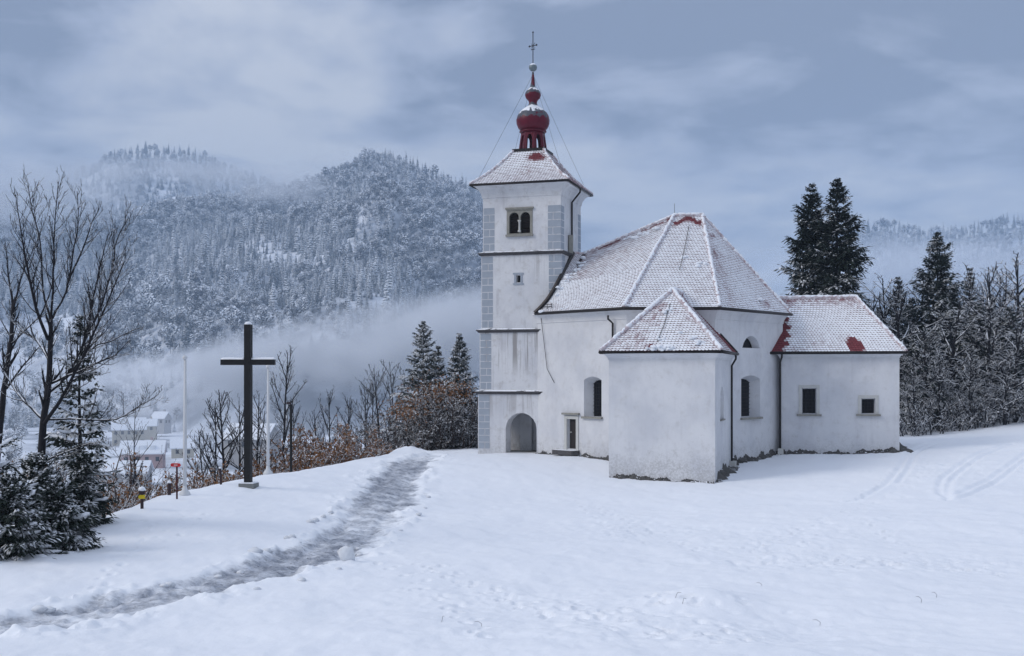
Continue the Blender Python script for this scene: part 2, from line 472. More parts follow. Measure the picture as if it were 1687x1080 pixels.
# the track: pressed down, heaped along both edges
_rd, _ri, _rs = _along(_ROAD, _gx, _gy)
_rw = np.interp(_ri, np.arange(len(_ROADW)), _ROADW)
_edge = _rw * (1 + 1.0 * (fbm(_gx / 0.7 + 30, _gy / 1.3, 4) - 0.5) + 0.6 * (fbm(_gx / 3.0 + 3, _gy / 4.0, 2) - 0.5))
_in = sstep(1.35, 0.60, _rd / _edge)
_gz += -0.10 * _in
_heap = np.exp(-((_rd - _edge * 1.25) / 0.38) ** 2)
_gz += _heap * (0.01 + 0.45 * np.clip(fbm(_gx / 0.42 + 50, _gy / 0.55, 4) - 0.50, 0, 1))
_ruts = _in * ((fbm(_gx / 0.16 + 12, _gy / 0.34, 3) - 0.5) * 0.13 + (fbm(_gx / 0.7, _gy / 1.1 + 60, 2) - .5) * .12)
_ruts += -0.05 * _in * np.exp(-((np.abs(_rd) - 0.62) / .2) ** 2)
_gz += _ruts
# ploughed heap at the far end of the track
_hp = P(668, 745, 77)
_hq = ((_gx - _hp.x) / 1.5) ** 2 + ((_gy - _hp.y) / 1.2) ** 2
_gz += 0.45 * np.exp(-_hq * 1.1) * (0.55 + 0.9 * fbm(_gx / 0.45, _gy / 0.45, 3))
# bare gap along the church walls is filled further down (foundation strips)
GN_R, GN_C = _gz.shape
def small_z(x, y):
    """height of the finished ground at one spot"""
    i = int(np.clip(np.searchsorted(_rows, y), 1, GN_R - 1)); sc_ = abs(_rows[i]) * .86 + 9
    j = int(np.clip(np.searchsorted(_cols, x / sc_), 1, GN_C - 1))
    return float(_gz[i, j])

def snow_material():
    k = NT("snow_ground")
    n1 = k.noise(0.35, 5); n2 = k.noise(14, 4)
    c = k.mix(n1, (0.80, 0.835, 0.89), (0.87, 0.895, 0.93))
    k.color(c); k.rough(0.62)
    h = k.math("ADD", k.math("MULTIPLY", n2, 0.6), k.math("MULTIPLY", k.noise(60, 3), 0.25))
    k.bump(h, 0.55, 0.03)
    return k.mat
def slush_material():
    k = NT("slush_track")
    n = k.noise(2.4, 6, 0.65, sc=(1.0, .6, 1.0)); n2 = k.noise(9.0, 5, 0.7)
    f = k.math("ADD", k.math("MULTIPLY", n, 0.65), k.math("MULTIPLY", n2, 0.45))
    c = k.mix(k.ss(f, 0.42, 0.70), (0.19, 0.21, 0.25), (0.50, 0.53, 0.59))
    c = k.mix(k.ss(k.noise(8, 5, .75), .56, .66), c, (0.09, 0.095, 0.10))
    cover = k.math("ADD", k.attr("edge"), k.math("MULTIPLY", k.math("SUBTRACT", k.noise(1.1, 7, .75), .5), 2.2))
    c = k.mix(k.ss(cover, 0.22, 1.10), SNOW, c)
    k.color(c); k.rough(0.75); k.bump(n2, 0.45, 0.02)
    return k.mat
M_SNOW = snow_material(); M_SLUSH = slush_material()
_idx = np.arange(GN_R * GN_C).reshape(GN_R, GN_C)
_q = np.stack([_idx[:-1, :-1], _idx[:-1, 1:], _idx[1:, 1:], _idx[1:, :-1]], -1).reshape(-1, 4)
_V = np.stack([_gx, _gy, _gz], -1).reshape(-1, 3)
_cut = (_in > 0.02)
_fm = (_cut[:-1, :-1] | _cut[1:, 1:] | _cut[:-1, 1:] | _cut[1:, :-1]).reshape(-1)
_keep = (_gb < 38)[:-1, :-1].reshape(-1)
def _sub(mask):
    f = _q[mask]; u, inv = np.unique(f.ravel(), return_inverse=True); return u, inv.reshape(-1, 4)
_u, _f = _sub(~_fm & _keep)
tag(np_mesh("ground", _V[_u], _f, M_SNOW), kind="structure")
_u, _f = _sub(_fm)
tag(np_mesh("road", _V[_u], _f, M_SLUSH, attrs=[("edge", "POINT", (_in * np.interp(_ri, [0, 2, 4, 6, 7.5, 8.5, 9.5, 12, 13], [.75, .7, .85, 1.0, .9, .7, 1.0, .85, .35]) * (0.55 + .9 * fbm(_gx / .9 + 5, _gy / 1.5, 4))).reshape(-1)[_u])]), kind="structure")
# ================================================================== the church
def wall_mat(name, dirt=0.5, streak=None):
    k = NT(name)
    big = k.noise(0.45, 5, 0.6); mid = k.noise(2.2, 6, 0.65)
    c = k.mix(k.ss(big, .35, .7), (0.655, 0.665, 0.685), (0.55, 0.565, 0.60))
    c = k.mix(k.math("MULTIPLY", k.ss(mid, .50, .72), 0.40 * dirt), c, (0.42, 0.41, 0.40))
    c = k.mix(k.math("MULTIPLY", k.ss(k.noise(.9, 6, .7, sc=(1, 1, .45)), .50, .68), .30 * dirt), c, (0.46, 0.46, 0.49))
    sp = k.n("ShaderNodeSeparateXYZ"); k.link(k.pos(), sp.inputs[0])
    z = sp.outputs[2]
    # splashed, damp foot of the wall
    low = k.math("SUBTRACT", k.math("ADD", 0.95, k.math("MULTIPLY", mid, 2.2)), k.math("ADD", z, 0.7))
    foot = k.math("MULTIPLY", k.ss(low, -0.1, 1.6), k.ss(k.noise(9, 6, .75), .40, .60))
    c = k.mix(k.math("MULTIPLY", foot, 0.52), c, (0.30, 0.30, 0.30))
    runs = k.math("MULTIPLY", k.ss(k.noise(1.0, 5, .65, sc=(3.1, 3.1, .14)), .52, .70), k.ss(k.noise(.6, 3), .40, .60))
    c = k.mix(k.math("MULTIPLY", runs, .30 * dirt), c, (0.36, 0.36, 0.38))
    if streak:
        # run-off streaks below the string courses: narrow vertical stains
        st = k.noise(1.0, 4, 0.6, sc=(2.6, 2.6, 0.10)); st2 = k.noise(1.0, 3, 0.6, coord=k.tc.outputs["Object"], sc=(5.5, 5.5, 0.16))
        s = k.math("MAXIMUM", k.ss(st, .53, .62), k.math("MULTIPLY", k.ss(st2, .55, .64), .7))
        tot = None
        for (ztop, length, amt) in streak:
            below = k.math("MULTIPLY", k.ss(z, ztop - length, ztop - length * .35), k.math("LESS_THAN", z, ztop))
            b = k.math("MULTIPLY", below, amt); tot = b if tot is None else k.math("MAXIMUM", tot, b)
        c = k.mix(k.math("MULTIPLY", s, tot), c, (0.30, 0.29, 0.29))
    c = k.mix(k.math("MULTIPLY", k.ss(k.noise(7, 3), .66, .72), .25 * dirt), c, (.38, .37, .36))
    k.color(c); k.rough(0.85)
    k.bump(k.math("ADD", k.noise(3.0, 4), k.math("MULTIPLY", k.noise(28, 4), .35)), 0.28, 0.04)
    return k.mat
M_WALL = wall_mat("lime_plaster", .75)
M_TWALL = wall_mat("tower_plaster", 1.4, [(13.1, 2.2, .35), (8.0, 3.3, .95), (4.0, 2.0, .45)])
M_QUOIN = plain("quoin_grey", (0.36, 0.40, 0.46), (0.27, 0.31, 0.36), 1.6, .85, .3, 20)
M_STONE = plain("weathered_stone", (0.34, 0.33, 0.30), (0.18, 0.18, 0.16), 5, .9, .5, 25)
M_LIP = plain("string_course_cap", (0.10, 0.10, 0.11), (0.055, 0.05, 0.05), 6, .8, .5, 25, snow=(.80, .95, 3.0, .8))
M_GUTTER = plain("gutter_metal", (0.035, 0.03, 0.03), (0.02, 0.018, 0.018), 4, .45, .1, 20, .4)
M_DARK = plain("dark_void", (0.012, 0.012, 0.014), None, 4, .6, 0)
M_GLASS = plain("old_glass", (0.008, 0.009, 0.012), (0.014, 0.015, 0.02), 2.5, .35, .15, 3)
M_GLASS.node_tree.nodes["Principled BSDF"].inputs["Specular IOR Level"].default_value = .12
M_IRON = plain("wrought_iron", (0.03, 0.03, 0.032), None, 8, .6, .2, 30, .3)
M_WOODD = plain("dark_wood", (0.035, 0.028, 0.026), (0.02, 0.016, 0.015), 10, .7, .4, 30)
M_FRAME = plain("stone_frame_pale", (0.58, 0.585, 0.57), (0.42, 0.42, 0.40), 3, .85, .3, 25)
M_RED = plain("cupola_red", (0.125, 0.008, 0.024), (0.06, 0.005, 0.014), 2.0, .42, .2, 12)
M_REDS = None
M_RUBBLE = plain("foundation_rubble", (0.13, 0.125, 0.12), (0.05, 0.05, 0.05), 7, .95, .9, 9, snow=(.86, 1.0, 2.5, .9))
M_SNOWO = plain("snow_lying", (0.84, 0.87, 0.91), (0.80, 0.835, 0.89), 2, .65, .4, 12)
def tile_mat():
    k = NT("roof_tiles")
    a = k.attr("snow")
    fine = k.noise(3.2, 6, .62); fine2 = k.noise(16, 4, .65)
    v = k.math("ADD", a, k.math("ADD", k.math("MULTIPLY", k.math("SUBTRACT", fine, .5), .9), k.math("MULTIPLY", k.math("SUBTRACT", fine2, .5), .45)))
    f = k.ss(v, .02, .86)
    red = k.mix(k.noise(5, 3), (0.23, 0.048, 0.056), (0.13, 0.036, 0.044))
    k.color(k.mix(f, red, SNOW)); k.rough(.7); k.bump(fine2, .3, .02)
    return k.mat
M_TILE = tile_mat()
M_DECK = plain("roof_deck", (0.05, 0.03, 0.03), None, 5, .8, 0)

TH = math.radians(17.5); CT, ST = math.cos(TH), math.sin(TH)
church = empty("church", (8.0, 74.0, 0.0))
tag(church, "white plastered hill church with snowy tiled roofs and a red onion-topped tower", "church")
def V2(x, y): return Vector((x, y))

def uz(p0, p1, px, py):
    """photo pixel -> (metres along the wall p0->p1, height)"""
    d = (V2(*p1) - V2(*p0)).normalized(); k = (px - CX) / F
    u = (k * p0[1] - p0[0]) / (d.x - k * d.y); dep = p0[1] + u * d.y
    return u, EYE - (py - HY) / F * dep
def wall_frame(p0, p1):
    d = (V2(*p1) - V2(*p0)).normalized(); n = V2(d.y, -d.x)
    def at(u, z, out=0.0): return Vector((p0[0] + d.x * u + n.x * out, p0[1] + d.y * u + n.y * out, z))
    return at, math.atan2(d.y, d.x), (V2(*p1) - V2(*p0)).length
def outline(h, n=10):
    """hole outline, counter-clockwise from lower left"""
    u0, u1, z0, z1 = h["r"]; arch = h.get("arch", 0)
    pts = [(u0, z0), (u1, z0)]
    if arch <= 0: return pts + [(u1, z1), (u0, z1)]
    w = (u1 - u0) / 2; cu = (u0 + u1) / 2; zs = z1 - arch
    R = (w * w + arch * arch) / (2 * arch); zc = z1 - R; a0 = math.asin(min(1, w / R))
    if arch > w - 1e-6: a0 = math.pi / 2
    for i in range(n + 1):
        a = a0 - 2 * a0 * i / n; pts.append((cu + R * math.sin(a), zc + R * math.cos(a)))
    return pts
def wall(mb, p0, p1, z0, z1, holes=(), top=None, mat=0):
    """a flat wall with real openings; z0 may be a pair (left, right)"""
    at, ang, L = wall_frame(p0, p1)
    za, zb = z0 if isinstance(z0, tuple) else (z0, z0)
    outer = [(0, za), (L, zb), (L, z1), (0, z1)]
    loops = [outer] + [outline(h) for h in holes]
    flat = [p for lp in loops for p in lp]
    tris = tessellate_polygon([[Vector((p[0], p[1], 0)) for p in lp] for lp in loops])
    fs = []
    for t in tris:
        a, b, c = (flat[i] for i in t)
        cr = (b[0] - a[0]) * (c[1] - a[1]) - (b[1] - a[1]) * (c[0] - a[0])
        fs.append(t if cr > 0 else (t[0], t[2], t[1]))
    mb.add([at(p[0], p[1]) for p in flat], fs, mat)
    for h in holes:
        ol = outline(h); dep = h.get("depth", .3); sl, sr, st_, sb = h.get("splay", (0, 0, 0, 0))
        u0, u1, za_, zb_ = h["r"]
        il = []
        for (u, z) in ol:
            fu = (u - u0) / (u1 - u0); fz = (z - za_) / (zb_ - za_)
            il.append((u0 + sl + (u1 - sr - u0 - sl) * fu, za_ + sb + (zb_ - st_ - za_ - sb) * fz))
        n = len(ol)
        mb.add([at(u, z) for u, z in ol] + [at(u, z, -dep) for u, z in il],
               [(i, n + i, n + (i + 1) % n, (i + 1) % n) for i in range(n)], mat)
        h["inner"] = il; h["at"] = at; h["ang"] = ang
def pane(h, name, mat, parent, off=0.0):
    """glazing (or a door leaf) filling the inner outline of an opening, with thickness"""
    at = h["at"]; dep = h.get("depth", .3) - off; il = h["inner"]; n = len(il); mb = MB()
    mb.add([at(u, z, -dep + .01) for u, z in il] + [at(u, z, -dep - .03) for u, z in il],
           [tuple(range(n)), tuple(range(n, 2 * n))[::-1]] + [(i, n + i, n + (i + 1) % n, (i + 1) % n) for i in range(n)])
    return mb.build(name, mat, parent)
def bars(h, parent, nu, nz, r=.016, out=.05, name="bar"):
    at = h["at"]; dep = h.get("depth", .3); il = h["inner"]
    ua, ub = min(p[0] for p in il), max(p[0] for p in il); za, zb = min(p[1] for p in il), max(p[1] for p in il)
    for i in range(nu):
        u = ua + (ub - ua) * (i + 1) / (nu + 1); mb = MB(); mb.tube([at(u, za, -dep + out), at(u, zb, -dep + out)], r, 5)
        mb.build(name, M_IRON, parent)
    for i in range(nz):
        z = za + (zb - za) * (i + 1) / (nz + 1); mb = MB(); mb.tube([at(ua, z, -dep + out + .02), at(ub, z, -dep + out + .02)], r, 5)
        mb.build(name, M_IRON, parent)
def sill(h, name, parent, over=.12, proj=.12, th=.10, mat=None, drop=0.0):
    at = h["at"]; u0, u1, z0, z1 = h["r"]; mb = MB()
    c = at((u0 + u1) / 2, z0 - th / 2 - drop, proj / 2 - .04)
    mb.box(c, (u1 - u0 + 2 * over, proj + .1, th), h["ang"])
    return mb.build(name, mat or M_STONE, parent)

# ---- ground plan (metres)
T0 = (-2.24, 76.0); TW = 5.83                              # tower, front-left corner and width
def tw(u, v): return (T0[0] + CT * u + ST * -v * 1.0 * -1 if False else T0[0] + CT * u - ST * v, T0[1] - ST * u - CT * v)
# v grows towards the viewer, so -v goes back
A_, B_, C_, D_ = (1.66, 74.80), (6.86, 69.05), (12.15, 69.0), (17.75, 75.60)
NB = [(17.75, 79.4), (12.15, 85.2), (6.86, 85.2), (1.9, 80.0)]
EAVE_N = 9.16
K_ = (11.04, 62.7); CHW, CHL = 5.9, 7.2                       # chapel front-right corner
J_ = (K_[0] - CT * CHW, K_[1] + ST * CHW)
KR = (K_[0] + ST * CHL, K_[1] + CT * CHL); JR = (J_[0] + ST * CHL, J_[1] + CT * CHL)
EAVE_C = 6.45
SA = math.radians(12)
S0 = (17.35, 74.6); SW, SL = 7.36, 7.2
S1 = (S0[0] + math.cos(SA) * SW, S0[1] - math.sin(SA) * SW)
S1R = (S1[0] + math.sin(SA) * SL, S1[1] + math.cos(SA) * SL); S0R = (S0[0] + math.sin(SA) * SL, S0[1] + math.cos(SA) * SL)
EAVE_S = 6.62

# ---------------------------------------------------------------- tower
INS = .085
def tcorner(i, ins):                # 0 front-left, 1 front-right, 2 back-right, 3 back-left
    return tw(*[(ins, -ins), (TW - ins, -ins), (TW - ins, -TW + ins), (ins, -TW + ins)][i])
Z_ST = [4.10, 8.14, 13.20]; Z_TOP = 16.85; EAVE_T = 17.72
stages = [(-1.2, Z_ST[0], 0.0), (Z_ST[0], Z_ST[1], INS), (Z_ST[1], Z_ST[2], 2 * INS), (Z_ST[2], Z_TOP, 3 * INS)]
mb = MB()
f0, f1 = tcorner(0, 0), tcorner(1, 0)
pu0, pz0 = uz(f0, f1, 833, 741); pu1, pz1 = uz(f0, f1, 884, 680)
portal = dict(r=(pu0, pu1, 0.12, pz1), arch=(pu1 - pu0) / 2 * .98, depth=.95, splay=(.05, .05, .02, 0))
g0, g1 = tcorner(0, 2 * INS), tcorner(1, 2 * INS)
su0, sz0 = uz(g0, g1, 850.5, 465); su1, sz1 = uz(g0, g1, 857.5, 453)
slit = dict(r=(su0, su1, sz0, sz1), depth=.45)
h0, h1 = tcorner(0, 3 * INS), tcorner(1, 3 * INS)
bu0, bz0 = uz(h0, h1, 835, 387); bu1, bz1 = uz(h0, h1, 877.5, 343)
bif = dict(r=(bu0, bu1, bz0, bz1), depth=.55)
wport = dict(r=(1.9, 3.9, .12, 2.7), arch=.98, depth=.95)
for si, (za, zb, ins) in enumerate(stages):
    hl = {0: [portal], 2: [slit], 3: [bif]}.get(si, [])
    for k in range(4):
        wall(mb, tcorner(k, ins), tcorner((k + 1) % 4, ins), za, zb, hl if k == 0 else ([wport] if (si == 0 and k == 3) else []))
# cove under the eaves
prof = [(3 * INS, Z_TOP), (3 * INS - .05, Z_TOP + .02), (3 * INS - .05, Z_TOP + .10), (3 * INS - .10, Z_TOP + .28), (3 * INS - .22, Z_TOP + .52),
        (3 * INS - .40, Z_TOP + .70), (3 * INS - .52, Z_TOP + .76), (3 * INS - .52, Z_TOP + .86)]
for (ia, za), (ib, zb) in zip(prof[:-1], prof[1:]):
    for k in range(4):
        a, b = tcorner(k, ia), tcorner((k + 1) % 4, ia); c, d = tcorner((k + 1) % 4, ib), tcorner(k, ib)
        mb.add([(*a, za), (*b, za), (*c, zb), (*d, zb)], [(0, 1, 2, 3)])
# porch room behind the portal
r0, r1, r2, r3 = tw(.55, -.95), tw(TW - .55, -.95), tw(TW - .55, -TW + .6), tw(.55, -TW + .6)
r2, r3 = tw(TW - .55, -3.2), tw(.55, -3.2)
for a, b in ((r1, r2), (r2, r3)):
    mb.add([(*a, .1), (*b, .1), (*b, 3.5), (*a, 3.5)], [(0, 1, 2, 3)])
mb.add([(*r0, 3.5), (*r1, 3.5), (*r2, 3.5), (*r3, 3.5)], [(0, 1, 2, 3)])
at_f, _, _ = wall_frame(f0, f1)
inner_f = [(u, z) for u, z in portal["inner"]]
mbf = MB()
tower_wall = mb.build("tower_wall", M_TWALL, church)
mb = MB(); mb.prism([r0, r1, r2, r3], -.6, .10); mb.build("porch_floor", M_STONE, church)
# a pier and the nave door seen inside the porch
mb = MB()
pc = tw(2.45, -3.0); mb.box((pc[0], pc[1], 1.8), (.8, .4, 3.4), -TH); mb.build("porch_pier", M_WALL, church)
pc = tw(TW - .60, -1.65); mb = MB(); mb.box((pc[0], pc[1], 1.25), (.08, 1.0, 2.3), -TH); mb.build("porch_door", M_WOODD, church)
# threshold steps
mb = MB(); c = at_f((pu0 + pu1) / 2, .0, .12); mb.box((c.x, c.y, -.10), (pu1 - pu0 + .25, .75, .32), -TH)
mb.build("step", M_LIP, church)
mb = MB(); c = at_f((pu0 + pu1) / 2, .0, .45); mb.box((c.x, c.y, -.22), (pu1 - pu0 + .7, .6, .30), -TH)
mb.build("step", M_LIP, church)
# string courses: a moulded band with a dark tiled weathering
for zs, ins in zip(Z_ST, (0, INS, 2 * INS)):
    ring = []
    for (o, z) in ((.0, -.16), (-.10, -.14), (-.14, -.05), (-.20, -.03), (-.20, .035), (.02 + INS, .13)):
        ring.append([(*tcorner(k, ins + o), zs + z) for k in range(4)])
    mb = MB(); vs_ = [p for r in ring for p in r]; fs_ = []
    for i in range(len(ring) - 1):
        for k in range(4):
            k2 = (k + 1) % 4; fs_.append((i * 4 + k, i * 4 + k2, (i + 1) * 4 + k2, (i + 1) * 4 + k))
    mb.add(vs_, fs_); mb.build("string_course", M_LIP, tower_wall)
# painted corner blocks
_qm = MB(); _qm.box((0, 0, 0), (1, 1, 1)); _qo = _qm.build("quoin_block", M_QUOIN, None); _quoin_mesh = _qo.data
bpy.data.objects.remove(_qo)
def quoin(at, ang, ua, ub, za, zb):
    o = bpy.data.objects.new("quoin_block", _quoin_mesh); COL.objects.link(o)
    o.location = at((ua + ub) / 2, (za + zb) / 2, .004); o.rotation_euler = (0, 0, ang); o.scale = (ub - ua, .018, zb - za)
    attach(o, tower_wall)
def quoin_column(k, ins, za, zb, u0, u1, flip=False):
    at, ang, L = wall_frame(tcorner(k, ins), tcorner((k + 1) % 4, ins))
    if u0 < 0: u0, u1 = L + u0, L + u1
    n = max(1, round((zb - za) / .465)); h = (zb - za) / n; g = .028
    for i in range(n):
        a, b = za + i * h + g, za + (i + 1) * h - g
        j1, j2 = (random.uniform(-.01, .01) for _ in range(2))
        if (i + flip) % 2: quoin(at, ang, u0, u1, a, b)
        else:
            m_ = u0 + (u1 - u0) * (.56 if u0 < 2 else .40) + j1
            quoin(at, ang, u0, m_ - g, a, b); quoin(at, ang, m_ + g, u1, a, b)
for si, (za, zb, ins) in enumerate(stages):
    lo = max(za, .35) + (.16 if si else 0); hi = zb - .2 - (.42 if si == 3 else 0)
    quoin_column(0, ins, lo, hi, .06, .80)
    if si >= 2:
        lo2 = lo if si == 3 else 10.3
        quoin_column(0, ins, lo2, hi, -.86, -.012, si % 2 == 0)
        quoin_column(1, ins, lo if si == 3 else 11.3, hi, .012, .80, si % 2 == 0)
    if si == 3: quoin_column(1, ins, lo, hi, -.80, -.05)

# twin belfry window
at_b, ang_b, _ = wall_frame(h0, h1)
belfry = MB()
bw = bu1 - bu0; bh = bz1 - bz0
ol = [(0, 0), (bw, 0), (bw, bh), (0, bh)]
def arch_hole(ua, ub, za, zs):
    r = (ub - ua) / 2; cu = (ua + ub) / 2; pts = [(ua, za), (ub, za)]
    for i in range(13):
        a = math.pi * i / 12; pts.append((cu + r * math.cos(a), zs + r * math.sin(a)))
    return pts
ow = bw * .375
la = (bw * .095, bw * .095 + ow); ra = (bw * .53, bw * .53 + ow)
holes2 = [arch_hole(*la, .09, bh * .68), arch_hole(*ra, .09, bh * .68)]
loops = [ol] + holes2; flat = [p for lp in loops for p in lp]
tr = tessellate_polygon([[Vector((p[0], p[1], 0)) for p in lp] for lp in loops])
OUTB = .03
for o_, rev in ((OUTB, False), (OUTB - .30, True)):
    fs_ = []
    for t in tr:
        a, b, c = (flat[i] for i in t); cr = (b[0] - a[0]) * (c[1] - a[1]) - (b[1] - a[1]) * (c[0] - a[0])
        t = tuple(t) if cr > 0 else (t[0], t[2], t[1]); fs_.append(t if not rev else t[::-1])
    belfry.add([at_b(bu0 + p[0], bz0 + p[1], o_) for p in flat], fs_)
for lp in loops:
    n = len(lp)
    belfry.add([at_b(bu0 + u, bz0 + z, OUTB) for u, z in lp] + [at_b(bu0 + u, bz0 + z, OUTB - .30) for u, z in lp],
               [(i, n + i, n + (i + 1) % n, (i + 1) % n) for i in range(n)])
window = belfry.build("belfry_window", M_STONE, church)
mb = MB()
for (u, w, z, h, o) in ((bw / 2, bw + .16, bh + .05, .11, .10), (bw / 2, bw + .06, bh - .04, .07, .06), (bw / 2, bw + .10, -.05, .14, .12)):
    mb = MB(); c = at_b(bu0 + u, bz0 + z, o / 2); mb.box(c, (w, o + .06, h), ang_b); mb.build("window_moulding", M_STONE, window)
mb = MB(); cu = bu0 + (la[1] + ra[0]) / 2
mb.lathe(at_b(cu, bz0 + .16, .06), [(.11, 0), (.11, .10), (.065, .14), (.06, bh * .36), (.075, bh * .37), (.075, bh * .40), (.12, bh * .43), (.12, bh * .47)], 12)
mb.build("window_column", M_FRAME, window, True)
for (ua, ub) in (la, ra):
    mb = MB(); c = at_b(bu0 + (ua + ub) / 2, bz0 + bh * .42, -.50); mb.box(c, (ub - ua + .2, .04, bh * .92), ang_b); mb.build("void_backing", M_DARK, window)  # near-black panel, its colour stands in for the unlit belfry behind the slats
    nsl = 11
    for i in range(nsl):
        z = bz0 + .13 + (bh * .68 + ow * .36 - .13) * (i + .5) / nsl
        mb = MB(); R = Matrix.Rotation(ang_b, 3, "Z") @ Matrix.Rotation(math.radians(-38), 3, "X")
        mb.box(at_b(bu0 + (ua + ub) / 2, z, -.18), (ub - ua + .06, .14, .022), R=R); mb.build("louvre_slat", M_WOODD, window)
# slit window
wn = pane(slit, "slit_window", M_DARK, church)
mb = MB(); a_s = slit["at"]; u0, u1, z0, z1 = slit["r"]
for (ua, ub, za, zb) in ((u0 - .13, u0 - .003, z0 - .05, z1 + .05), (u1 + .003, u1 + .13, z0 - .05, z1 + .05), (u0 - .22, u1 + .22, z1 + .052, z1 + .16), (u0 - .22, u1 + .22, z0 - .16, z0 - .052)):
    mb.box(a_s((ua + ub) / 2, (za + zb) / 2, .01), (ub - ua, .06, zb - za), slit["ang"])
mb.build("frame", M_QUOIN, wn)

# ---------------------------------------------------------------- walls of nave, chapel, sacristy
def hole_px(p0, p1, x0, x1, y0, y1, **kw):
    a, zt = uz(p0, p1, x0, y0); b, _ = uz(p0, p1, x1, y0); _, zb = uz(p0, p1, (x0 + x1) / 2, y1); _, zt = uz(p0, p1, (x0 + x1) / 2, y0)
    return dict(r=(a, b, zb, zt), **kw)
w1 = hole_px(A_, B_, 962, 991, 620, 686, arch=.22, depth=.62, splay=(.28, .22, .22, .0))
dr = hole_px(A_, B_, 934.5, 949.5, 690, 739, depth=.22, splay=(.03, .03, .02, .0))
w2 = hole_px(C_, D_, 1221, 1252, 618, 687, arch=.22, depth=.62, splay=(.22, .30, .22, .05))
lun = hole_px(C_, D_, 1223, 1252, 553, 573, arch=.74, depth=.5, splay=(.08, .22, .08, .0))
lun["arch"] = min(lun["r"][3] - lun["r"][2] - .01, (lun["r"][1] - lun["r"][0]) / 2 * .95)
mb = MB()
wall(mb, A_, B_, -1.5, EAVE_N, [w1, dr]); wall(mb, B_, C_, -1.5, EAVE_N); wall(mb, C_, D_, -1.5, EAVE_N, [w2, lun])
ring = [D_] + NB + [A_]
for a, b in zip(ring[:-1], ring[1:]): wall(mb, a, b, -2, EAVE_N)
nave_poly = [A_, B_, C_, D_] + NB
def offset_poly(poly, d):
    n = len(poly); out = []
    for i in range(n):
        p0, p1, p2 = V2(*poly[i - 1]), V2(*poly[i]), V2(*poly[(i + 1) % n])
        d0, d1 = (p1 - p0).normalized(), (p2 - p1).normalized()
        n0, n1 = V2(d0.y, -d0.x), V2(d1.y, -d1.x); m_ = (n0 + n1).normalized()
        out.append(tuple(p1 + m_ * (d / max(.3, m_.dot(n0)))))
    return out
def cove(mb, poly, z1, h=.62, p=.34, edges=None):
    prof = [(0, z1 - h), (.05, z1 - h + .01), (.05, z1 - h + .08), (.09, z1 - h * .62), (.18, z1 - h * .36), (.30, z1 - h * .18), (p, z1 - h * .14), (p, z1)]
    rings = [offset_poly(poly, o) for o, _ in prof]; n = len(poly)
    for i in range(len(prof) - 1):
        for k in (edges if edges is not None else range(n)):
            k2 = (k + 1) % n
            mb.add([(*rings[i][k], prof[i][1]), (*rings[i][k2], prof[i][1]), (*rings[i + 1][k2], prof[i + 1][1]), (*rings[i + 1][k], prof[i + 1][1])], [(0, 1, 2, 3)])
cove(mb, nave_poly, EAVE_N)
nave_wall = mb.build("nave_wall", M_WALL, church)
cw = dict(r=(0, 0, 0, 0))
_k0, _k1 = K_, KR
nz0 = uz(_k0, _k1, 1190, 690)[1]; nz1 = uz(_k0, _k1, 1190, 636)[1]
na = uz(_k0, _k1, 1186.5, 660)[0]; nb_ = uz(_k0, _k1, 1192.5, 660)[0]
niche = dict(r=(na, nb_, nz0, nz1), arch=(nb_ - na) / 2 * .9, depth=.35, splay=(.05, .05, .05, 0))
chap_poly = [J_, K_, KR, JR]
mb = MB(); wall(mb, J_, K_, -2, EAVE_C); wall(mb, K_, KR, -2, EAVE_C, [niche]); wall(mb, JR, J_, -2, EAVE_C)
cove(mb, chap_poly, EAVE_C, .42, .24, [0, 1, 3])
chapel_wall = mb.build("chapel_wall", M_WALL, church)
s1 = hole_px(S0, S1, 1321, 1345, 639, 682, depth=.34, splay=(.06, .06, .06, .06))
s2 = hole_px(S0, S1, 1419, 1442, 656, 682, depth=.34, splay=(.06, .06, .06, .06))
sac_poly = [S0, S1, S1R, S0R]
mb = MB(); wall(mb, S0, S1, -1.5, EAVE_S, [s1, s2]); wall(mb, S1, S1R, -1.5, EAVE_S); wall(mb, S1R, S0R, -1.5, EAVE_S); wall(mb, S0R, S0, -1.5, EAVE_S)
cove(mb, sac_poly, EAVE_S, .34, .18, [0, 1, 2])
sac_wall = mb.build("sacristy_wall", M_WALL, church)
pane(niche, "niche_back", M_WALL, chapel_wall)
sill(niche, "niche_sill", chapel_wall, .06, .08, .08)
# windows and the small door
for h, nu, nz in ((w1, 3, 9), (w2, 3, 9)):
    w = pane(h, "window", M_GLASS, church); bars(h, w, nu, nz); sill(h, "sill", w, .10, .16, .13)
w = pane(lun, "lunette_window", M_GLASS, church)
mb = MB(); il = lun["inner"]; mb.tube([lun["at"](u, z, -.46) for u, z in il + il[:1]], .03, 5); mb.build("frame", M_WOODD, w)
for h, nu, nz in ((s1, 3, 6), (s2, 3, 3)):
    w = pane(h, "window", M_GLASS, church); bars(h, w, nu, nz, .02)
    at, u0, u1, z0, z1 = h["at"], *h["r"]; mb = MB(); t = .20
    for (ua, ub, za, zb) in ((u0 - t, u0 - .003, z0, z1), (u1 + .003, u1 + t, z0, z1), (u0 - t, u1 + t, z1 + .003, z1 + t)):
        mb.box(at((ua + ub) / 2, (za + zb) / 2, .012), (ub - ua, .07, zb - za), h["ang"])
    mb.build("frame", M_FRAME, w); sill(h, "sill", w, .32, .16, .12)
d = pane(dr, "side_door", M_WOODD, church)
at, u0, u1, z0, z1 = dr["at"], *dr["r"]; mb = MB()
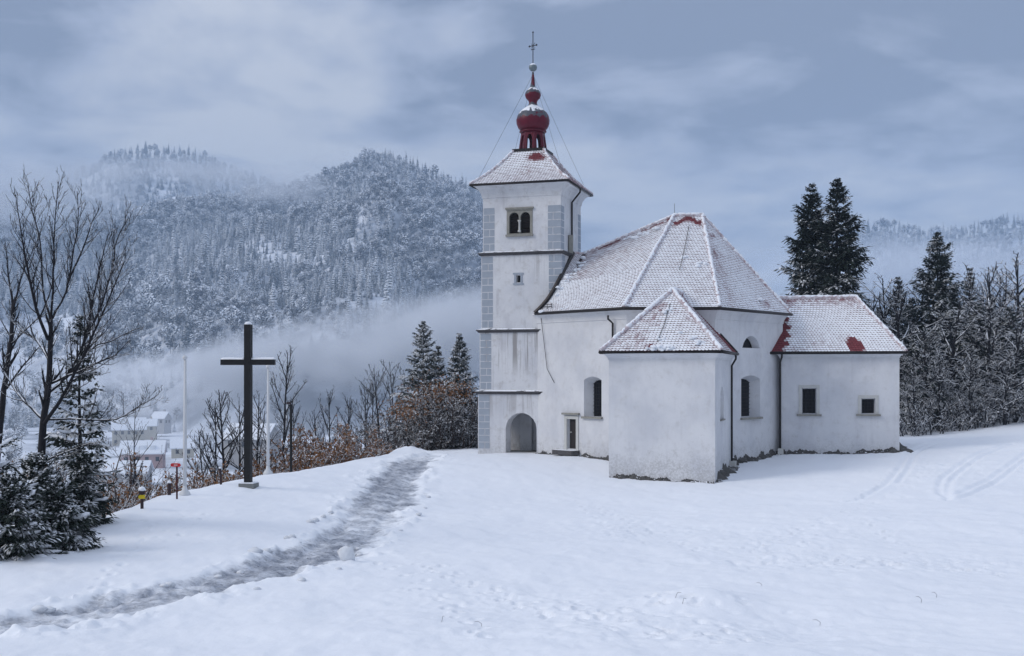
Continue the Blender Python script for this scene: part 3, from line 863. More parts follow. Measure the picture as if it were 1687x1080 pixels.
for (ua, ub, za, zb) in ((u0 - .22, u0 - .003, z0 - .2, z1), (u1 + .003, u1 + .22, z0 - .2, z1), (u0 - .22, u1 + .22, z1 + .003, z1 + .2)):
    mb.box(at((ua + ub) / 2, (za + zb) / 2, .012), (ub - ua, .09, zb - za), dr["ang"])
mb.build("frame", M_FRAME, d)
mb = MB(); mb.box(at((u0 + u1) / 2, z1 + .33, .07), (u1 - u0 + .66, .26, .12), dr["ang"]); mb.build("lintel", M_STONE, d)
mb = MB(); mb.box(at(u0 + .16, (z0 + z1) / 2 + .1, -.16), (.14, .05, .05), dr["ang"]); mb.build("handle", M_FRAME, d)
mb = MB(); mb.box(at((u0 + u1) / 2 - .15, z0 - .21, .35), (u1 - u0 + .9, .8, .28), dr["ang"]); mb.build("door_step", M_LIP, church)
# foundation rubble along the foot of the walls
def rubble(p0, p1, w=.28, h=.28, name="foundation", seed=0):
    """uneven stone footing, broken in outline, with snow lodged on it"""
    at, ang, L = wall_frame(p0, p1); n = max(8, int(L / .06)); mb = MB(); rows = []
    us = np.linspace(0, L, n + 1); na = fbm(us * 1.6 + seed * 7, us * 0 + seed, 4); nb2 = fbm(us * 4.5 + seed * 3, us * 0 + 9 + seed, 3); nc = fbm(us * 2.7, us * 0 + 31 + seed, 4)
    for i in range(n + 1):
        u = us[i]; q = at(u, 0, .25); g = small_z(q.x, q.y); hh = h * max(.05, 2.4 * (na[i] - .22)) * (.6 + .8 * nb2[i]); ww = w * max(.1, 2.2 * (nc[i] - .2))
        jz = [random.gauss(0, .025) for _ in range(6)]
        rows.append([at(u, g - .6, -.05), at(u, g + hh + jz[0], -.02), at(u, g + hh * .9 + jz[1], .05 + abs(jz[2])), at(u, g + hh * .55 + jz[3], ww * .45 + jz[2]), at(u, g + hh * .22 + jz[4], ww * .8 + jz[5]), at(u, g - .06, ww), at(u, g - .5, ww * 1.2)])
    m_ = len(rows[0])
    mb.add([p for r in rows for p in r], [(i * m_ + k, (i + 1) * m_ + k, (i + 1) * m_ + k + 1, i * m_ + k + 1) for i in range(n) for k in range(m_ - 1)])
    return mb.build(name, M_RUBBLE, church)
rubble(C_, D_, .40, .36, seed=1); rubble(S0, S1, .36, .30, seed=2); rubble(J_, K_, .30, .20, seed=3); rubble(K_, KR, .60, .34, seed=4); rubble(A_, B_, .30, .20, seed=5); rubble(S1, S1R, .8, .5, seed=6)

# ---------------------------------------------------------------- roofs
def lerp(a, b, t): return a + (b - a) * t
def bil(bl, br, tl, tr):
    bl, br, tl, tr = map(Vector, (bl, br, tl, tr))
    return lambda s, t: lerp(lerp(bl, br, s), lerp(tl, tr, s), t)
def tiles(mb, S, dens=.20, snow=lambda p, s, t: .7, lift=.034, row=None):
    """rows of round-tailed tiles over the surface S(s, t), t running up the slope"""
    row = row or dens
    Ls = [(S(.25 * k, 1) - S(.25 * k, 0)).length for k in range(5)]; nr = max(2, int(max(Ls) / row))
    nrm0 = None
    for r in range(nr):
        t0 = r / nr; dt = 1 / nr
        W = sum((S((k + 1) / 6, t0) - S(k / 6, t0)).length for k in range(6))
        n = W / dens
        if n < .3: continue
        off = .5 if r % 2 else 0.0; k = -off
        while k < n:
            s0, s1 = max(0, k / n), min(1, (k + 1) / n); k += 1
            if s1 - s0 < .15 / n: continue
            sm = (s0 + s1) / 2
            ds = (S(min(1, sm + .01), t0 + dt * .5) - S(max(0, sm - .01), t0 + dt * .5)); dtv = (S(sm, min(1, t0 + dt)) - S(sm, t0))
            nv = ds.cross(dtv); nv = nv.normalized() if nv.length > 1e-9 else Vector((0, 0, 1))
            if nv.z < 0: nv = -nv
            lf = lift * random.uniform(.75, 1.3); sk = random.uniform(-.06, .06)
            t1 = min(1, t0 + dt * 1.12); fr = [(0, .38), (.18, .10), (.5, 0), (.82, .10), (1, .38)]
            bot = [S(s0 + (s1 - s0) * (a * .96 + .02), min(1, max(0, t0 + dt * (b + sk)))) + nv * lf for a, b in fr]
            top = [S(s1, t1) + nv * .006, S(s0, t1) + nv * .006]
            sv = snow(S(sm, t0 + dt * .5), sm, t0) + random.uniform(-.13, .13)
            mb.add(bot + top, [(0, 1, 2, 3, 4, 5, 6)], 0, sv)
            dn = [p - nv * .032 for p in bot]
            mb.add(bot + dn, [(i, 5 + i, 6 + i, i + 1) for i in range(4)], 0, sv - 0.72)
def deck(mb, S, ns=6, nt=8, th=.10):
    v = []
    for j in range(nt + 1):
        for i in range(ns + 1): v.append(S(i / ns, j / nt))
    w = ns + 1
    fs = [(j * w + i, j * w + i + 1, (j + 1) * w + i + 1, (j + 1) * w + i) for j in range(nt) for i in range(ns)]
    mb.add([p + Vector((0, 0, -.012)) for p in v], fs); mb.add([p + Vector((0, 0, -th)) for p in v], [f[::-1] for f in fs])
    edge = [i for i in range(w)] + [j * w + ns for j in range(1, nt + 1)] + [nt * w + i for i in range(ns - 1, -1, -1)] + [j * w for j in range(nt - 1, 0, -1)]
    n = len(edge)
    mb.add([v[i] + Vector((0, 0, -.012)) for i in edge] + [v[i] + Vector((0, 0, -th)) for i in edge], [(i, n + i, n + (i + 1) % n, (i + 1) % n) for i in range(n)])
def hip(parent, pts, r=.15, name="hip_cap", snowy=True, step=.36):
    """a chain of half-round cap tiles with snow lying along it"""
    pts = [Vector(p) for p in pts]; mb = MB(); sm = MB()
    for a, b in zip(pts[:-1], pts[1:]):
        L = (b - a).length; n = max(1, int(L / step)); d = (b - a) / n
        for i in range(n):
            q0, q1 = a + d * (i - .10), a + d * (i + 1)
            mb.tube([q0, q1], [r * .80, r * .98], 8, attr=.45)
    part = mb.build(name, M_TILE, parent, attr="snow")
    if snowy:
        for a, b in zip(pts[:-1], pts[1:]):
            L = (b - a).length; n = max(3, int(L / .13)); pp = []; rr = []
            for i in range(n + 1):
                pp.append(a.lerp(b, i / n) + Vector((random.gauss(0, .02), random.gauss(0, .02), r * .42 + random.gauss(0, .012)))); rr.append(r * random.uniform(.58, .92))
            sm.tube(pp, rr, 7)
        sm.build("snow", M_SNOWO, part, True)
    return part
def gutter(parent, pts, r=.085, drop=.05, name="gutter"):
    mb = MB(); mb.tube([Vector(p) + Vector((0, 0, -drop)) for p in pts], r, 8); return mb.build(name, M_GUTTER, parent, True)
def pipe(pts, r=.065):
    mb = MB(); mb.tube(pts, r, 7); return mb.build("downpipe", M_GUTTER, church, True)
def clumps(parent, pts, r, seed, n=1, name="snow_clump"):
    """small irregular lumps of snow caught on the tiles"""
    rr = random.Random(seed); mb = MB()
    for p in pts:
        for _ in range(n):
            c = Vector(p) + Vector((rr.gauss(0, r * 1.1), rr.gauss(0, r * .5), rr.gauss(0, r * .25)))
            s = r * rr.uniform(.4, 1.0); ph = [rr.uniform(.75, 1.25) for _ in range(40)]
            vs_ = []; m_ = 7
            for i, (q, z) in enumerate(((.55, -.5), (1, -.1), (.8, .38), (.35, .6))):
                for k in range(m_):
                    an = 2 * math.pi * k / m_; f = ph[(i * m_ + k) % 40]
                    vs_.append(c + Vector((math.cos(an) * q * s * f * 1.25, math.sin(an) * q * s * f * .9, z * s * f)))
            fs_ = [(i * m_ + k, i * m_ + (k + 1) % m_, (i + 1) * m_ + (k + 1) % m_, (i + 1) * m_ + k) for i in range(3) for k in range(m_)] + [tuple(range(3 * m_, 4 * m_)), tuple(range(m_))[::-1]]
            mb.add(vs_, fs_)
    o = mb.build(name, M_SNOWO, parent, True); o["kind"] = "stuff"; return o

ov = offset_poly(nave_poly, .46)
zeN = EAVE_N + .04
AE, BE, CE, DE = [Vector((*p, zeN)) for p in ov[:4]]
AE = Vector((1.50, 74.42, zeN))
E1, E2 = P(1110, 356, 77.0), P(1157, 355, 77.0)
Fp, Gp = P(962, 419, 77.0), P(944.5, 417, 76.9)
Tm = P(921, 462, 74.02)
def verge(t):          # A -> tower corner -> G, bending concave
    t = max(0, min(1, t)); L1 = (Tm - AE).length; L2 = (Gp - Tm).length; k = L1 / (L1 + L2)
    if t < k:
        u = t / k; p = AE.lerp(Tm, u); return p + Vector((.10, 0, -.25)) * math.sin(math.pi * u) * .6
    return Tm.lerp(Gp, (t - k) / (1 - k))
def top1(s): return Gp.lerp(Fp, s / .12) if s < .12 else Fp.lerp(E1, (s - .12) / .88)
def S_AB(s, t):
    b = AE.lerp(BE, s); l, r = verge(t), BE.lerp(E1, t); tp = top1(s)
    return lerp(b, tp, t) + lerp(l, r, s) - lerp(lerp(AE, BE, s), lerp(Gp, E1, s), t)
S_BC, S_CD = bil(BE, CE, E1, E2), bil(CE, DE, E2, E2)
def nz3(p, f=1.0, o=0.0): return float(fbm(np.array([p.x * f + o]), np.array([p.z * f * 1.3 + p.y * f * .5 + o]), 3)[0])
def sn_AB(p, s, t):
    v = 1.10 + (nz3(p, .55, 4) - .5) * .35
    up = P(1000, 405, 76); 
    v -= .95 * math.exp(-((t - .97) / .035) ** 2) * (1.0 if .18 < s < .97 else 0) * (nz3(p, .9, 11) > .44)
    v -= .22 * math.exp(-((1 - s) / .10) ** 2) * (t < .6)
    return v
def sn_BC(p, s, t):
    v = .96 + (nz3(p, .6, 9) - .5) * .5
    v -= 1.15 * math.exp(-((t - .93 + .03 * math.sin(s * 9)) / .035) ** 2) * (.12 < s < .95)
    return v
def sn_CD(p, s, t):
    v = .94 + (nz3(p, .5, 15) - .5) * .65
    v -= .30 * math.exp(-((s - .18) / .14) ** 2) - .12 * math.exp(-((s - .55) / .2) ** 2)
    v -= .6 * math.exp(-((s - .72) / .09) ** 2 - ((t - .07) / .06) ** 2) + .7 * math.exp(-((s - .4) / .2) ** 2 - ((t - .76) / .03) ** 2)
    return v
mb = MB(); deck(mb, S_AB, 12, 12)
for S in (S_BC, S_CD): deck(mb, S)
ovb = [Vector((*p, zeN)) for p in ov[4:]]
nave_roof = mb.build("nave_roof", M_DECK, church)
mb = MB()
deck(mb, bil(DE, ovb[0], E2, E2)); deck(mb, bil(ovb[0], ovb[1], E2, E2)); deck(mb, bil(ovb[1], ovb[2], E2, E1)); deck(mb, bil(ovb[2], ovb[3], E1, Fp))
mb.build("rear_slope", M_SNOWO, nave_roof)
mb = MB(); tiles(mb, S_AB, .20, sn_AB); tiles(mb, S_BC, .20, sn_BC); tiles(mb, S_CD, .20, sn_CD)
tag(mb.build("tiles", M_TILE, nave_roof, attr="snow"), kind="stuff")
up = Vector((0, 0, .05))
hip(nave_roof, [BE + up, E1 + up], .14); hip(nave_roof, [CE + up, E2 + up], .14); hip(nave_roof, [DE + up, E2 + up], .14)
hip(nave_roof, [E1 + up, E2 + up], .15, "ridge_cap"); hip(nave_roof, [Fp + up, E1 + up], .12); hip(nave_roof, [Gp + up, Fp + up], .10, snowy=False)
mb = MB(); vv = [verge(i / 16) for i in range(17)]
mb.tube([p + Vector((-.02, -.06, .0)) for p in vv], .15, 6); mb.build("verge_flashing", M_GUTTER, nave_roof)
gutter(nave_roof, [AE + Vector((0, -.06, 0)), BE + Vector((-.03, -.07, 0)), CE + Vector((.03, -.07, 0)), DE + Vector((.07, -.05, 0))], .10)
mb = MB()                                       # lightning conductors on the slopes
for (S, s0, t0, s1, t1) in ((S_BC, .52, .36, .58, .86), (S_AB, .04, .03, .035, .3)):
    mb.tube([S(lerp(s0, s1, i / 6), lerp(t0, t1, i / 6)) + Vector((0, 0, .14)) for i in range(7)], .018, 5)
mb.tube([E1 + Vector((.05, 0, .1)), E1 + Vector((.05, 0, .85))], .014, 5)
mb.tube([AE + Vector((.35, -.05, -.1)), Vector((2.05, 74.25, 7.4)), Vector((2.25, 74.0, 5.6)), Vector((2.7, 73.6, 4.7))], .018, 5)
tag(mb.build("lightning_wire", M_IRON, nave_roof), kind="stuff")
mb = MB(); q = [S_AB(.05, .05), S_AB(.16, .055)]                # snow guard rail near the tower
for z in (.16, .30): mb.tube([q[0] + Vector((0, -.05, z)), q[1] + Vector((0, -.05, z))], .02, 5)
for k in (0, .5, 1): pz_ = q[0].lerp(q[1], k); mb.tube([pz_, pz_ + Vector((0, -.05, .36))], .02, 5)
mb.build("snow_guard", M_IRON, nave_roof)
clumps(nave_roof, [S_AB(.02 + .015 * k, .10 + .075 * k) + Vector((.1, 0, .05)) for k in range(11)] + [S_AB(.6 + .04 * k, .93 - .02 * (k % 3)) for k in range(9)] +
       [S_BC(.82, .45), S_BC(.80, .42), S_CD(.66, .15), S_CD(.63, .12), S_BC(.55, .52), S_BC(.5, .4), S_BC(.05, .02), S_BC(.98, .02), S_CD(.7, .02), S_AB(.3, .03), S_AB(.1, .02)], .16, 3, 4)

# chapel roof
oc = offset_poly(chap_poly, .38); zc = EAVE_C + .05
Je, Ke = Vector((*oc[0], zc)), Vector((*oc[1], zc))
back = Vector((ST, CT, 0))
Re, Le = Ke + back * (CHL + .1), Je + back * (CHL + .1)
Vp = P(1108, 478, 66.6); V2p = Vp + back * 3.9
S_F, S_R, S_L = bil(Je, Ke, Vp, Vp), bil(Ke, Re, Vp, V2p), bil(Le, Je, V2p, Vp)
mb = MB(); [deck(mb, S) for S in (S_F, S_R, S_L)]
chapel_roof = mb.build("chapel_roof", M_DECK, church)
def sn_F(p, s, t):
    v = .77 + (nz3(p, .7, 21) - .5) * .45
    v += .25 * math.exp(-((s - .55) / .12) ** 2) - .15 * (s < .3) 
    v -= 1.2 * math.exp(-((s - .40) / .035) ** 2 - ((t - .045) / .035) ** 2)
    return v
mb = MB(); tiles(mb, S_F, .20, sn_F, row=.215); tiles(mb, S_R, .20, lambda p, s, t: .62 + (nz3(p, .7, 2) - .5) * .5 - (.75 if s > .72 else 0)); tiles(mb, S_L, .20, lambda p, s, t: .75)
tag(mb.build("tiles", M_TILE, chapel_roof, attr="snow"), kind="stuff")
for a, b in ((Je, Vp), (Ke, Vp)): hip(chapel_roof, [a + up, b + up], .15)
hip(chapel_roof, [Vp + up, V2p + up], .15, "ridge_cap")
gutter(chapel_roof, [Le, Je + Vector((-.05, -.05, 0)), Ke + Vector((.04, -.06, 0)), Re + Vector((.06, 0, 0))], .095)
mb = MB(); mb.tube([Re + Vector((.02, 0, .02)), V2p + Vector((.02, 0, .05))], .09, 6); mb.build("verge_flashing", M_GUTTER, chapel_roof)
mb = MB(); mb.tube([S_F(.46, .12) + up * 2, S_F(.49, .4) + up * 2, S_F(.52, .75) + up * 2], .016, 5); mb.build("lightning_wire", M_IRON, chapel_roof)
clumps(chapel_roof, [S_F(.40 + .02 * k, .03 + .012 * (k % 3)) + Vector((0, -.05, .02)) for k in range(11)] + [S_F(.47, .16), S_F(.49, .2), S_F(.5, .62), S_F(.54, .66), S_F(.8, .2), S_F(.85, .1), S_F(.9, .14), S_F(.72, .3)], .15, 8, 4)

# sacristy roof
os_ = offset_poly(sac_poly, .36); zs_ = EAVE_S + .05
du = Vector((math.cos(SA), -math.sin(SA), 0)); dv = Vector((math.sin(SA), math.cos(SA), 0))
Sl, Sr = Vector((*os_[0], zs_)) - du * .30, Vector((*os_[1], zs_)); Srr = Vector((*os_[2], zs_)); Slr = Vector((*os_[3], zs_)) - du * .2
Rg1 = P(1410, 490, 76.9); Rg0 = Vector((Rg1.x - math.cos(SA) * 6.2, Rg1.y + math.sin(SA) * 6.2, Rg1.z))
def S_S(s, t):
    a = Sl.lerp(Sr, s); tl = lerp(Sl, Rg0, t)
    tl = tl + du * (.50 * math.sin(math.pi * min(1, t * 1.1)))          # concave left edge beside the nave
    return lerp(tl, lerp(Sr, Rg1, t), s)
S_SR = bil(Sr, Srr, Rg1, Rg1); S_SB = bil(Srr, Slr, Rg1, Rg0)
mb = MB(); deck(mb, S_S, 10, 10); deck(mb, S_SR); deck(mb, S_SB)
sac_roof = mb.build("sacristy_roof", M_DECK, church)
def sn_S(p, s, t):
    v = .88 + (nz3(p, .5, 33) - .5) * .55
    v -= .40 * math.exp(-((t - .93) / .14) ** 2) * (s < .97)
    v -= 1.7 * sstep(1.35, .65, math.hypot((s - .655) / .055, (t - .09) / .14))
    v -= 1.7 * (1 - float(sstep(.06, .13, s - .10 * t + .02 * math.sin(t * 40)))) * (t < .8)
    return float(v)
mb = MB(); tiles(mb, S_S, .20, sn_S, row=.215); tiles(mb, S_SR, .20, lambda p, s, t: .8)
tag(mb.build("tiles", M_TILE, sac_roof, attr="snow"), kind="stuff")
hip(sac_roof, [Sr + up, Rg1 + up], .14); hip(sac_roof, [Rg0 + up, Rg1 + up], .14, "ridge_cap")
gutter(sac_roof, [Sl + Vector((-.02, -.06, 0)), Sr + Vector((.05, -.06, 0)), Srr + Vector((.06, 0, 0))], .095)
mb = MB(); mb.tube([S_S(0, t / 8) + Vector((-.05, 0, -.01)) for t in range(9)], .08, 6); mb.build("verge_flashing", M_GUTTER, sac_roof)

# tower roof and cupola
to = [Vector((*tcorner(k, 3 * INS - .66), EAVE_T)) for k in range(4)]
TC = tw(TW / 2, -TW / 2); tc3 = Vector((TC[0], TC[1], 0))
hwt = 1.02
tt = [Vector((TC[0] + CT * a * hwt + ST * -b * hwt * -1, TC[1] - ST * a * hwt - CT * b * hwt * -1 * -1, 20.2)) for a, b in ((-1, 1), (1, 1), (1, -1), (-1, -1))]
tt = [Vector((*tw(TW / 2 + a * hwt, -TW / 2 + b * hwt), 20.2)) for a, b in ((-1, 1), (1, 1), (1, -1), (-1, -1))]
def bell(bl, br, tl, tr):
    f = bil(bl, br, tl, tr)
    return lambda s, t: f(s, t) + Vector((0, 0, -.22 * math.sin(math.pi * t) ** 1.0))
St = [bell(to[k], to[(k + 1) % 4], tt[k], tt[(k + 1) % 4]) for k in range(4)]
mb = MB(); [deck(mb, S) for S in St]
tower_roof = mb.build("tower_roof", M_DECK, church)
def sn_T(p, s, t):
    v = .98 + (nz3(p, .8, 41) - .5) * .4
    v -= 1.7 * math.exp(-((s - .74) / .18) ** 2 - ((t - .80) / .10) ** 2)
    v -= .42 * math.exp(-((s - .58) / .13) ** 2 - ((t - .45) / .25) ** 2)
    return v
mb = MB(); tiles(mb, St[0], .19, sn_T); tiles(mb, St[1], .19, lambda p, s, t: .85); tiles(mb, St[2], .3, lambda p, s, t: .85); tiles(mb, St[3], .3, lambda p, s, t: .85)
tag(mb.build("tiles", M_TILE, tower_roof, attr="snow"), kind="stuff")
for k in range(4): hip(tower_roof, [St[k](0, i / 5) + up for i in range(6)], .10)
gutter(tower_roof, [to[k % 4] for k in range(5)], .085)
mb = MB(); mb.prism([tuple(p.xy) for p in offset_poly and [Vector((*tw(TW / 2 + a * 1.12, -TW / 2 + b * 1.12), 0)) for a, b in ((-1, 1), (1, 1), (1, -1), (-1, -1))]], 20.12, 20.32)
mb.build("lantern_base", M_GUTTER, tower_roof)
def red_snow():
    k = NT("cupola_paint")
    c = k.mix(k.noise(2.2, 5), (0.145, 0.008, 0.026), (0.065, 0.005, 0.015))
    g = k.mix(k.noise(4, 4), (0.05, 0.07, 0.09), (0.10, 0.13, 0.15))
    n = k.noise(2.6, 5, .65); z = k.normal_z()
    f2 = k.ss(k.math("ADD", z, k.math("MULTIPLY", k.math("SUBTRACT", n, .5), 2.4)), .18, .24)
    f1 = k.ss(k.math("ADD", z, k.math("MULTIPLY", k.math("SUBTRACT", k.noise(3.4, 5, .6), .5), 1.1)), .60, .68)
    k.color(k.mix(f1, k.mix(k.math("MULTIPLY", f2, .85), c, g), SNOW)); k.rough(.42); k.bump(n, .2, .02)
    return k.mat
M_CUP = red_snow()
# eight-sided lantern with arched openings
mb = MB(); zl0, zl1 = 20.3, 21.56; n8 = 8
def oct_(r, k, rot=math.pi / 8): an = 2 * math.pi * k / n8 + rot - TH; return (TC[0] + r * math.cos(an), TC[1] + r * math.sin(an))
rb, rt = .98, .80
for k in range(n8):
    a0, a1 = Vector((*oct_(rb, k), zl0)), Vector((*oct_(rb, k + 1), zl0)); b0, b1 = Vector((*oct_(rt, k), zl1)), Vector((*oct_(rt, k + 1), zl1))
    fS = bil(a0, a1, b0, b1); cen = Vector((TC[0], TC[1], 0))
    outer = [(0, 0), (1, 0), (1, 1), (0, 1)]; hol = [(.24, .0001), (.76, .0001)] + [(.5 + .26 * math.cos(math.pi * i / 8), .58 + .26 * math.sin(math.pi * i / 8)) for i in range(9)]
    poly = [(0, 0), (.24, 0)] + [(.5 - .26 * math.cos(math.pi * i / 8), .58 + .26 * math.sin(math.pi * i / 8)) for i in range(9)] + [(.76, 0), (1, 0), (1, 1), (0, 1)]
    tri = tessellate_polygon([[Vector((p[0], p[1], 0)) for p in poly]])
    inn = lambda p: Vector((TC[0] + (p.x - TC[0]) * .86, TC[1] + (p.y - TC[1]) * .86, p.z))
    o3 = [fS(*p) for p in poly]; i3 = [inn(p) for p in o3]; n = len(poly)
    mb.add(o3 + i3, [tuple(t) for t in tri] + [tuple(n + i for i in t[::-1]) for t in tri] + [(i, i + 1, n + i + 1, n + i) for i in range(1, n - 4)])
lantern = mb.build("lantern", M_RED, church)
mb = MB(); mb.lathe((TC[0], TC[1], zl1), [(.86, -.02), (.92, .04), (.92, .10), (.80, .12)], 16); mb.build("lantern_cornice", M_RED, lantern, True)
mb = MB(); mb.lathe((TC[0], TC[1], 20.3), [(.10, 0), (.10, 1.5)], 8); mb.build("king_post", M_WOODD, lantern)
c0 = (TC[0], TC[1], 0)
prof = [(.60, 21.60), (.82, 21.68), (1.00, 21.88), (1.11, 22.15), (1.13, 22.42), (1.07, 22.68), (.93, 22.92), (.72, 23.12), (.52, 23.26), (.36, 23.36), (.29, 23.48), (.27, 23.62),
        (.34, 23.76), (.48, 23.90), (.54, 24.08), (.52, 24.26), (.40, 24.44), (.25, 24.56), (.17, 24.68), (.13, 24.95), (.085, 25.4), (.06, 25.72)]
mb = MB(); mb.lathe(c0, prof, 28); onion = mb.build("onion_dome", M_CUP, church, True)
mb = MB(); sp = [(0.28 * math.cos(a), 25.98 + .28 * math.sin(a)) for a in np.linspace(-1.5, 1.5, 11)]
mb.lathe(c0, sp, 18); mb.build("orb", plain("orb_metal", (.20, .25, .27), (.13, .16, .18), 3, .4, .1, 20, .3, snow=(.45, .55, 3.0, .4)), onion, True)
mb = MB(); zc_ = 28.05
mb.tube([(TC[0], TC[1], 26.2), (TC[0], TC[1], zc_ + .3)], .032, 6)
ca = math.radians(-38)
dxc, dyc = math.cos(ca), math.sin(ca)
for zz, hw in ((27.45, .30), (27.2, .15)):
    mb.tube([(TC[0] - dxc * hw, TC[1] - dyc * hw, zz), (TC[0] + dxc * hw, TC[1] + dyc * hw, zz)], .030, 6)
for (sx, zz) in ((-.30, 27.45), (.30, 27.45), (0, zc_ + .3)):
    for (ox, oz) in ((0, .04), (0, -.04), (.04, 0), (-.04, 0)):
        mb.box((TC[0] + dxc * (sx + ox), TC[1] + dyc * (sx + ox), zz + oz), (.055, .04, .055))
for k in range(4):
    an = math.pi / 4 + k * math.pi / 2
    mb.tube([(TC[0] + dxc * .08 * math.cos(an), TC[1] + dyc * .08 * math.cos(an), 27.45 + .08 * math.sin(an)), (TC[0] + dxc * .24 * math.cos(an), TC[1] + dyc * .24 * math.cos(an), 27.45 + .24 * math.sin(an))], .014, 5)
mb.build("spire_cross", M_IRON, onion)
for k in range(4):
    mb = MB(); mb.tube([(TC[0], TC[1], 25.5), to[k].lerp(Vector((TC[0], TC[1], to[k].z)), .12) + Vector((0, 0, .35))], .009, 4); mb.build("guy_wire", M_IRON, tower_roof)
mb = MB(); mb.tube([to[1] + Vector((.1, 0, 0)), P(928, 330, 74.2), Vector((*tcorner(1, -.02), 9.3))], .012, 4)
# downpipes
_tp = P(946, 318, 75.3)
pr = tw(TW - 3 * INS + .10, -2.75)
pipe([(*tw(TW + .42, -2.75), EAVE_T - .08), (*tw(TW + .40, -2.75), EAVE_T - .35), (pr[0], pr[1], EAVE_T - 1.0), (pr[0], pr[1], Gp.z + .45)])
mb = MB(); q = tw(TW - 3 * INS + .12, -2.35); mb.box((q[0], q[1], Gp.z + .55), (.30, .55, 1.2), -TH + .3); mb.build("roof_abutment", M_STONE, church)
def downpipe_at(px, y_top, base, wp0, wp1, gutter_out=.42):
    at, _, _ = wall_frame(wp0, wp1); u, zt = uz(wp0, wp1, px, y_top)
    pipe([at(u - .12, zt + .1, gutter_out), at(u - .12, zt - .12, gutter_out), at(u, zt - .38, .14), at(u, base, .14)])
    mb = MB(); mb.box(at(u, base + .1, .16), (.34, .34, .55), 0); mb.build("pipe_shoe", M_FRAME, church)
downpipe_at(1012, 522, 5.5, A_, B_)
at, _, _ = wall_frame(K_, KR)
q = CHL - .55
pipe([at(q, zc - .1, .36), at(q, zc - .35, .36), at(q, zc - .75, .12), at(q, -.3, .12)])
mb = MB(); g = at(q, 0, .16); mb.box((g.x, g.y, small_z(g.x, g.y) + .12), (.42, .42, .62), -TH); mb.build("pipe_shoe", M_FRAME, church)
at, _, _ = wall_frame(S0, S1)
pipe([at(.10, zs_ - .1, .34), at(.10, zs_ - .3, .34), at(.0, zs_ - .65, .14), at(.0, .1, .14)])
mb = MB(); g = at(.02, 0, .18); mb.box((g.x, g.y, small_z(g.x, g.y) + .12), (.36, .36, .55), -SA); mb.build("pipe_shoe", M_FRAME, church)
# ================================================================== things on the meadow
def hit(px, py, d0=16.0, d1=125.0):
    """where the sight line through a pixel meets the meadow"""
    d = d0
    while d < d1:
        p = P(px, py, d)
        if p.z <= small_z(p.x, p.y): return Vector((p.x, p.y, small_z(p.x, p.y)))
        d *= 1.004
    return P(px, py, d1)
def on_ground(px, d, sink=0.0):
    x = (px - CX) / F * d
    z = small_z(x, d) if brow_dist(np.array([x]), np.array([d]))[0] < 30 and abs(x) < 60 and d < 126 else float(ground_z(np.array([x]), np.array([d]))[0])
    return Vector((x, d, z - sink))
M_BEAM = plain("tarred_timber", (0.014, 0.015, 0.017), (0.007, 0.007, 0.008), 4, .6, .5, 18)
M_POLE = plain("white_pole_paint", (0.66, 0.68, 0.70), (0.56, 0.58, 0.60), 3, .5, .1, 20)
M_CONC = plain("concrete_slab", (0.22, 0.23, 0.23), (0.14, 0.15, 0.15), 6, .9, .5, 25)
M_POSTB = plain("dark_post_paint", (0.05, 0.03, 0.035), (0.028, 0.02, 0.022), 6, .6, .3, 20)
M_REDP = plain("sign_red", (0.50, 0.03, 0.035), (0.40, 0.025, 0.03), 4, .5, .1, 10)
M_YEL = plain("sign_yellow", (0.66, 0.52, 0.02), (0.55, 0.42, 0.02), 4, .5, .1, 10)
M_WHT = plain("sign_white", (0.75, 0.75, 0.75), None, 4, .6, 0)

# the tall cross
b = hit(409, 802); s = F / b.y
cross = empty("wooden_cross", b); tag(cross, "tall dark timber cross with snow on its arms beside the bank", "cross")
zt = EYE + (HY - 534) / s; za = EYE + (HY - 596.5) / s; pw = 10.8 / s; ah = 9.0 / s; al = 90 / s
rz = math.radians(-9); Rz = Matrix.Rotation(rz, 3, "Z")
mb = MB(); mb.box((b.x, b.y, (b.z + zt) / 2), (pw, pw, zt - b.z - .02), rz); mb.build("post", M_BEAM, cross)
mb = MB(); mb.box((b.x - .005, b.y - .02, za), (al, pw * .82, ah), rz * .4)
arm = mb.build("arm", M_BEAM, cross)
for sx in (-1, 1):
    mb = MB(); n = 14; pp = []; rr = []
    for i in range(n):
        f = i / (n - 1); x = sx * (pw * .55 + (al / 2 - pw * .58) * f)
        pp.append(Vector((b.x, b.y - .02, za + ah / 2 + .005)) + Matrix.Rotation(rz * .4, 3, "Z") @ Vector((x, 0, random.gauss(0, .006)))); rr.append(.085 * random.uniform(.85, 1.1))
    mb.tube(pp, rr, 8); mb.build("snow", M_SNOWO, arm, True)
mb = MB(); mb.lathe((b.x, b.y, zt - .01), [(pw * .62, 0), (pw * .55, .07), (pw * .3, .12)], 10); mb.build("snow", M_SNOWO, cross, True)
mb = MB(); mb.box((b.x + .02, b.y, b.z + .03), (26 / s, 24 / s, .26), rz); mb.build("plinth", M_CONC, cross)
mb = MB(); mb.box((b.x + .02, b.y - .01, b.z + .175), (24 / s, 22 / s, .05), rz); mb.build("plinth_snow", M_SNOWO, cross)
mb = MB(); mb.tube([(b.x, b.y - pw * .5 - .03, za), (b.x, b.y - pw * .5 + .05, za)], .035, 8); mb.build("bolt", M_IRON, cross)

